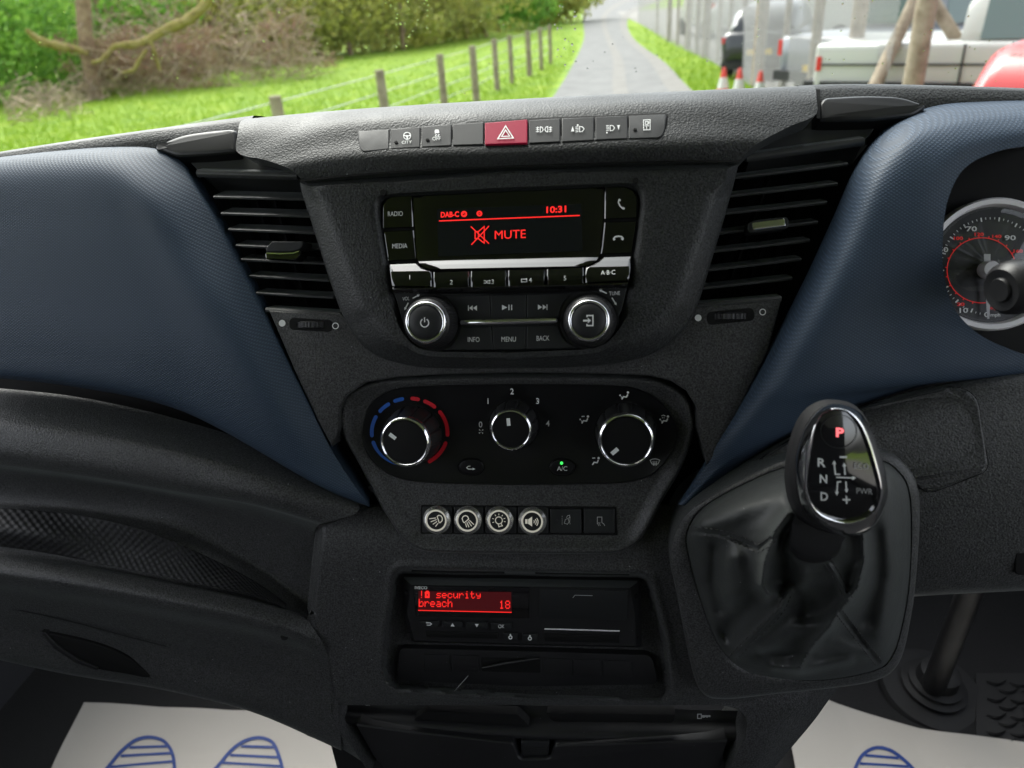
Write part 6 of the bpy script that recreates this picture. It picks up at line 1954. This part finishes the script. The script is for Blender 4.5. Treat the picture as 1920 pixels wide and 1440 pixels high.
# ------------------------------------------------------------------ vegetation
def leaves(rng, c, rx, ry, rz, n, size, zmin=.05):
    V, F = [], []
    k = 0
    cl_ = [(rng.gauss(0, .42), rng.gauss(0, .42), rng.gauss(0, .45)) for _ in range(max(6, n // 90))]
    while k < n:
        q = rng.choice(cl_)
        x, y, z = q[0] + rng.gauss(0, .16), q[1] + rng.gauss(0, .16), q[2] + rng.gauss(0, .16)
        if x * x + y * y + z * z > 1.3: k += .2; continue
        p = Vector((c.x + x * rx, c.y + y * ry, c.z + z * rz))
        k += 1
        if p.z < zmin: continue
        s = size * rng.uniform(.6, 1.4)
        a = Vector((rng.gauss(0, 1), rng.gauss(0, 1), rng.gauss(0, 1))).normalized(); b = a.orthogonal().normalized() * s; a = a * s * .6
        i = len(V)
        V += [p - b, p + a * .8, p + b, p - a * .8]; F.append((i, i + 1, i + 2, i + 3))
    return V, F
rng = random.Random(21)
bushes = [(-70, 23, 'leaf_fresh', 3.2, 'bright green bush at the far left of the field edge'), (40, 25, 'leaf_fresh', 3.4, 'bright green leafy tree left of the broken pale trunk'), (120, 29, 'leaf_fresh', 3.0, 'green leafy tree behind the broken pale trunk'), (205, 27, 'leaf_fresh', 3.0, 'dense green bush behind the mossy fallen limb'),
          (300, 30, 'leaf_olive', 3.4, 'olive tree above the right end of the fallen limb'), (390, 31, 'leaf_brown', 3.2, 'brownish thicket above the heap of dead twigs'), (470, 30, 'leaf_olive', 3.0, 'olive and brown thicket right of the fallen limb'), (560, 32, 'leaf_olive', 3.3, 'yellowish thicket over the first fence post'),
          (640, 36, 'leaf_olive', 3.5, 'olive tree behind the second fence post'), (725, 38, 'leaf_olive', 3.5, 'yellow green tree above the second fence post'), (800, 41, 'leaf_olive', 3.8, 'dull olive tree behind the third fence post'), (880, 44, 'leaf_olive', 3.8, 'yellow green tree behind the fourth fence post'), (955, 50, 'leaf_fresh', 4.0, 'green tree where the fence meets the lane bank'), (1025, 56, 'leaf_olive', 4.0, 'olive tree left of the bend in the lane')]
for px, dist, mt, R_, lab in bushes:
    dist = dist + (7 if px < 600 else 3)
    p = horiz(px, dist, 40)
    t = thing('tree', lab, 'tree', (p.x, p.y, 0), 'trees along the far field edge')
    V, F = leaves(rng, Vector((p.x, p.y, 2.0)), R_, R_, 2.6, 5200, .085 * dist / 26)
    link('crown', V, F, mt, t, 0)
    tr = []
    for k in range(rng.randint(2, 4)):
        b0 = Vector((p.x + rng.uniform(-1.2, 1.2), p.y + rng.uniform(-1.5, .2), -.05))
        tr.append(tube_geo([b0, b0 + Vector((rng.uniform(-.25, .25), 0, 1.6)), b0 + Vector((rng.uniform(-.6, .6), rng.uniform(-.3, .3), 5))], [.13, .10, .05], 7))
    V, F = merge(tr)
    link('trunk', V, F, 'bark', t, 60)
# broken pale trunk and mossy fallen limbs
def img(px, py, dist):
    d = ray(px, py); k = dist / math.hypot(d.x, d.y); return EYE + d * k
def limb(name, label, pts, radii, mat, segs=9):
    root = pts[0]
    P_ = spl([img(*q) for q in pts], 24)
    n = len(P_)
    rr = []
    for i in range(n):
        t = i / (n - 1) * (len(radii) - 1); k = min(int(t), len(radii) - 2)
        rr.append((radii[k] + (radii[k + 1] - radii[k]) * (t - k)) * (1 + .22 * rng.uniform(-1, 1)))
    return tag(tube(name, P_, rr, mat, None, segs), label, 'limb' if 'limb' in name else 'trunk')
D0 = 27.5
tb_ = img(160, 118, D0); tt = img(152, -60, D0)
tag(tube('dead_trunk', spl([Vector((tb_.x, tb_.y, -.05)), img(161, 75, D0), img(157, 20, D0), tt], 14), .21, 'bark', None, 10), 'pale broken tree trunk standing in the dead brush', 'trunk')
limb('fallen_limb', 'long mossy fallen limb sloping up to the right over dead brush', [(172, 118, D0 - .8), (192, 112, D0 - .8), (213, 88, D0 - .8), (262, 82, D0 - .8), (310, 56, D0 - .8), (352, 38, D0 - .8), (388, 4, D0 - .8), (400, -20, D0 - .8)], [.06, .08, .10, .11, .13, .14, .14, .14], 'mossy_bark')
limb('fallen_limb', 'short mossy limb with a dark broken end at the left', [(48, 55, D0 - .5), (75, 76, D0 - .5), (105, 85, D0 - .5), (140, 92, D0 - .5), (165, 100, D0 - .5)], [.06, .12, .11, .10, .08], 'mossy_bark')
limb('fallen_limb', 'thin mossy branch hanging down below the long fallen limb', [(280, 72, D0 - .9), (290, 102, D0 - .9), (300, 132, D0 - .9)], [.08, .06, .05], 'mossy_bark')
limb('fallen_limb', 'low yellowish branch lying at the foot of the dead brush', [(228, 137, D0 - 1), (250, 131, D0 - 1), (262, 110, D0 - 1), (276, 92, D0 - 1)], [.05, .06, .06, .05], 'mossy_bark')
# heap of dead twigs: nobody could count it
tw = []
for _ in range(1700):
    px = rng.uniform(120, 590) if rng.random() < .85 else rng.uniform(-40, 160)
    p = horiz(px, rng.uniform(26.5, 31), 60) if px > 110 else horiz(px, rng.uniform(22, 29), 60)
    top_ = 2.4 if px > 150 else .6
    z = abs(rng.gauss(0, .55)) * top_
    q = Vector((p.x, p.y, z))
    dv = Vector((rng.gauss(0, 1), rng.gauss(0, .6), rng.gauss(.1, .6))).normalized() * rng.uniform(.3, 1.1)
    tw.append(tube_geo([q - dv * .5, q + dv * .5 + Vector((0, 0, rng.uniform(-.1, .1)))], [.02, .008], 3))
V, F = merge(tw)
o = link('dead_brush', V, F, 'twig', None, 0, kind='stuff'); tag(o, 'heap of dead brown twigs under the fallen limbs', 'brush')
V, F = [], []
for k in range(26):
    px = rng.uniform(130, 590); p = horiz(px, rng.uniform(27, 31), 60)
    a, b = leaves(rng, Vector((p.x, p.y, rng.uniform(.3, 1.5))), 1.3, 1.0, .7, 420, .05)
    i = len(V); V += a; F += [tuple(q + i for q in f) for f in b]
o = link('withered_leaves', V, F, 'leaf_brown', None, 0, kind='stuff'); tag(o, 'withered brown leaves caught in the dead twigs', 'leaves')
# grass blades on the field and verges
V, F = [], []
lane_poly = [(p.x, p.y) for p in [ground(*q) for q in le]] + [(p.x, p.y) for p in reversed([ground(*q) for q in re_])]
cnt = 0
while cnt < 42000:
    px, py = rng.uniform(-30, 1460), rng.uniform(50, 320) if rng.random() < .9 else rng.uniform(20, 60)
    hz = 62 - .0735 * (px)
    if py < hz + 14: continue
    g = ground(px, py)
    if (g - EYE).length > 45: continue
    if g.y < 1.6: continue
    if sdf(lane_poly, g.x, g.y) > -.12: continue
    if (g - FB).dot(fn) > -.02: continue
    cnt += 1
    s = rng.uniform(.05, .14) * (1.25 if px > 1000 else 1)
    a = rng.uniform(0, 6.28); w = rng.uniform(.006, .014); u = Vector((math.cos(a), math.sin(a), 0))
    ln = Vector((rng.gauss(0, .4), rng.gauss(0, .4), 1)) * s
    i = len(V)
    V += [g - u * w, g + u * w, g + ln]; F.append((i, i + 1, i + 2))
o = link('grass_blades', V, F, 'blades', None, 0, kind='stuff'); tag(o, 'short bright green grass of the field and verges', 'grass')
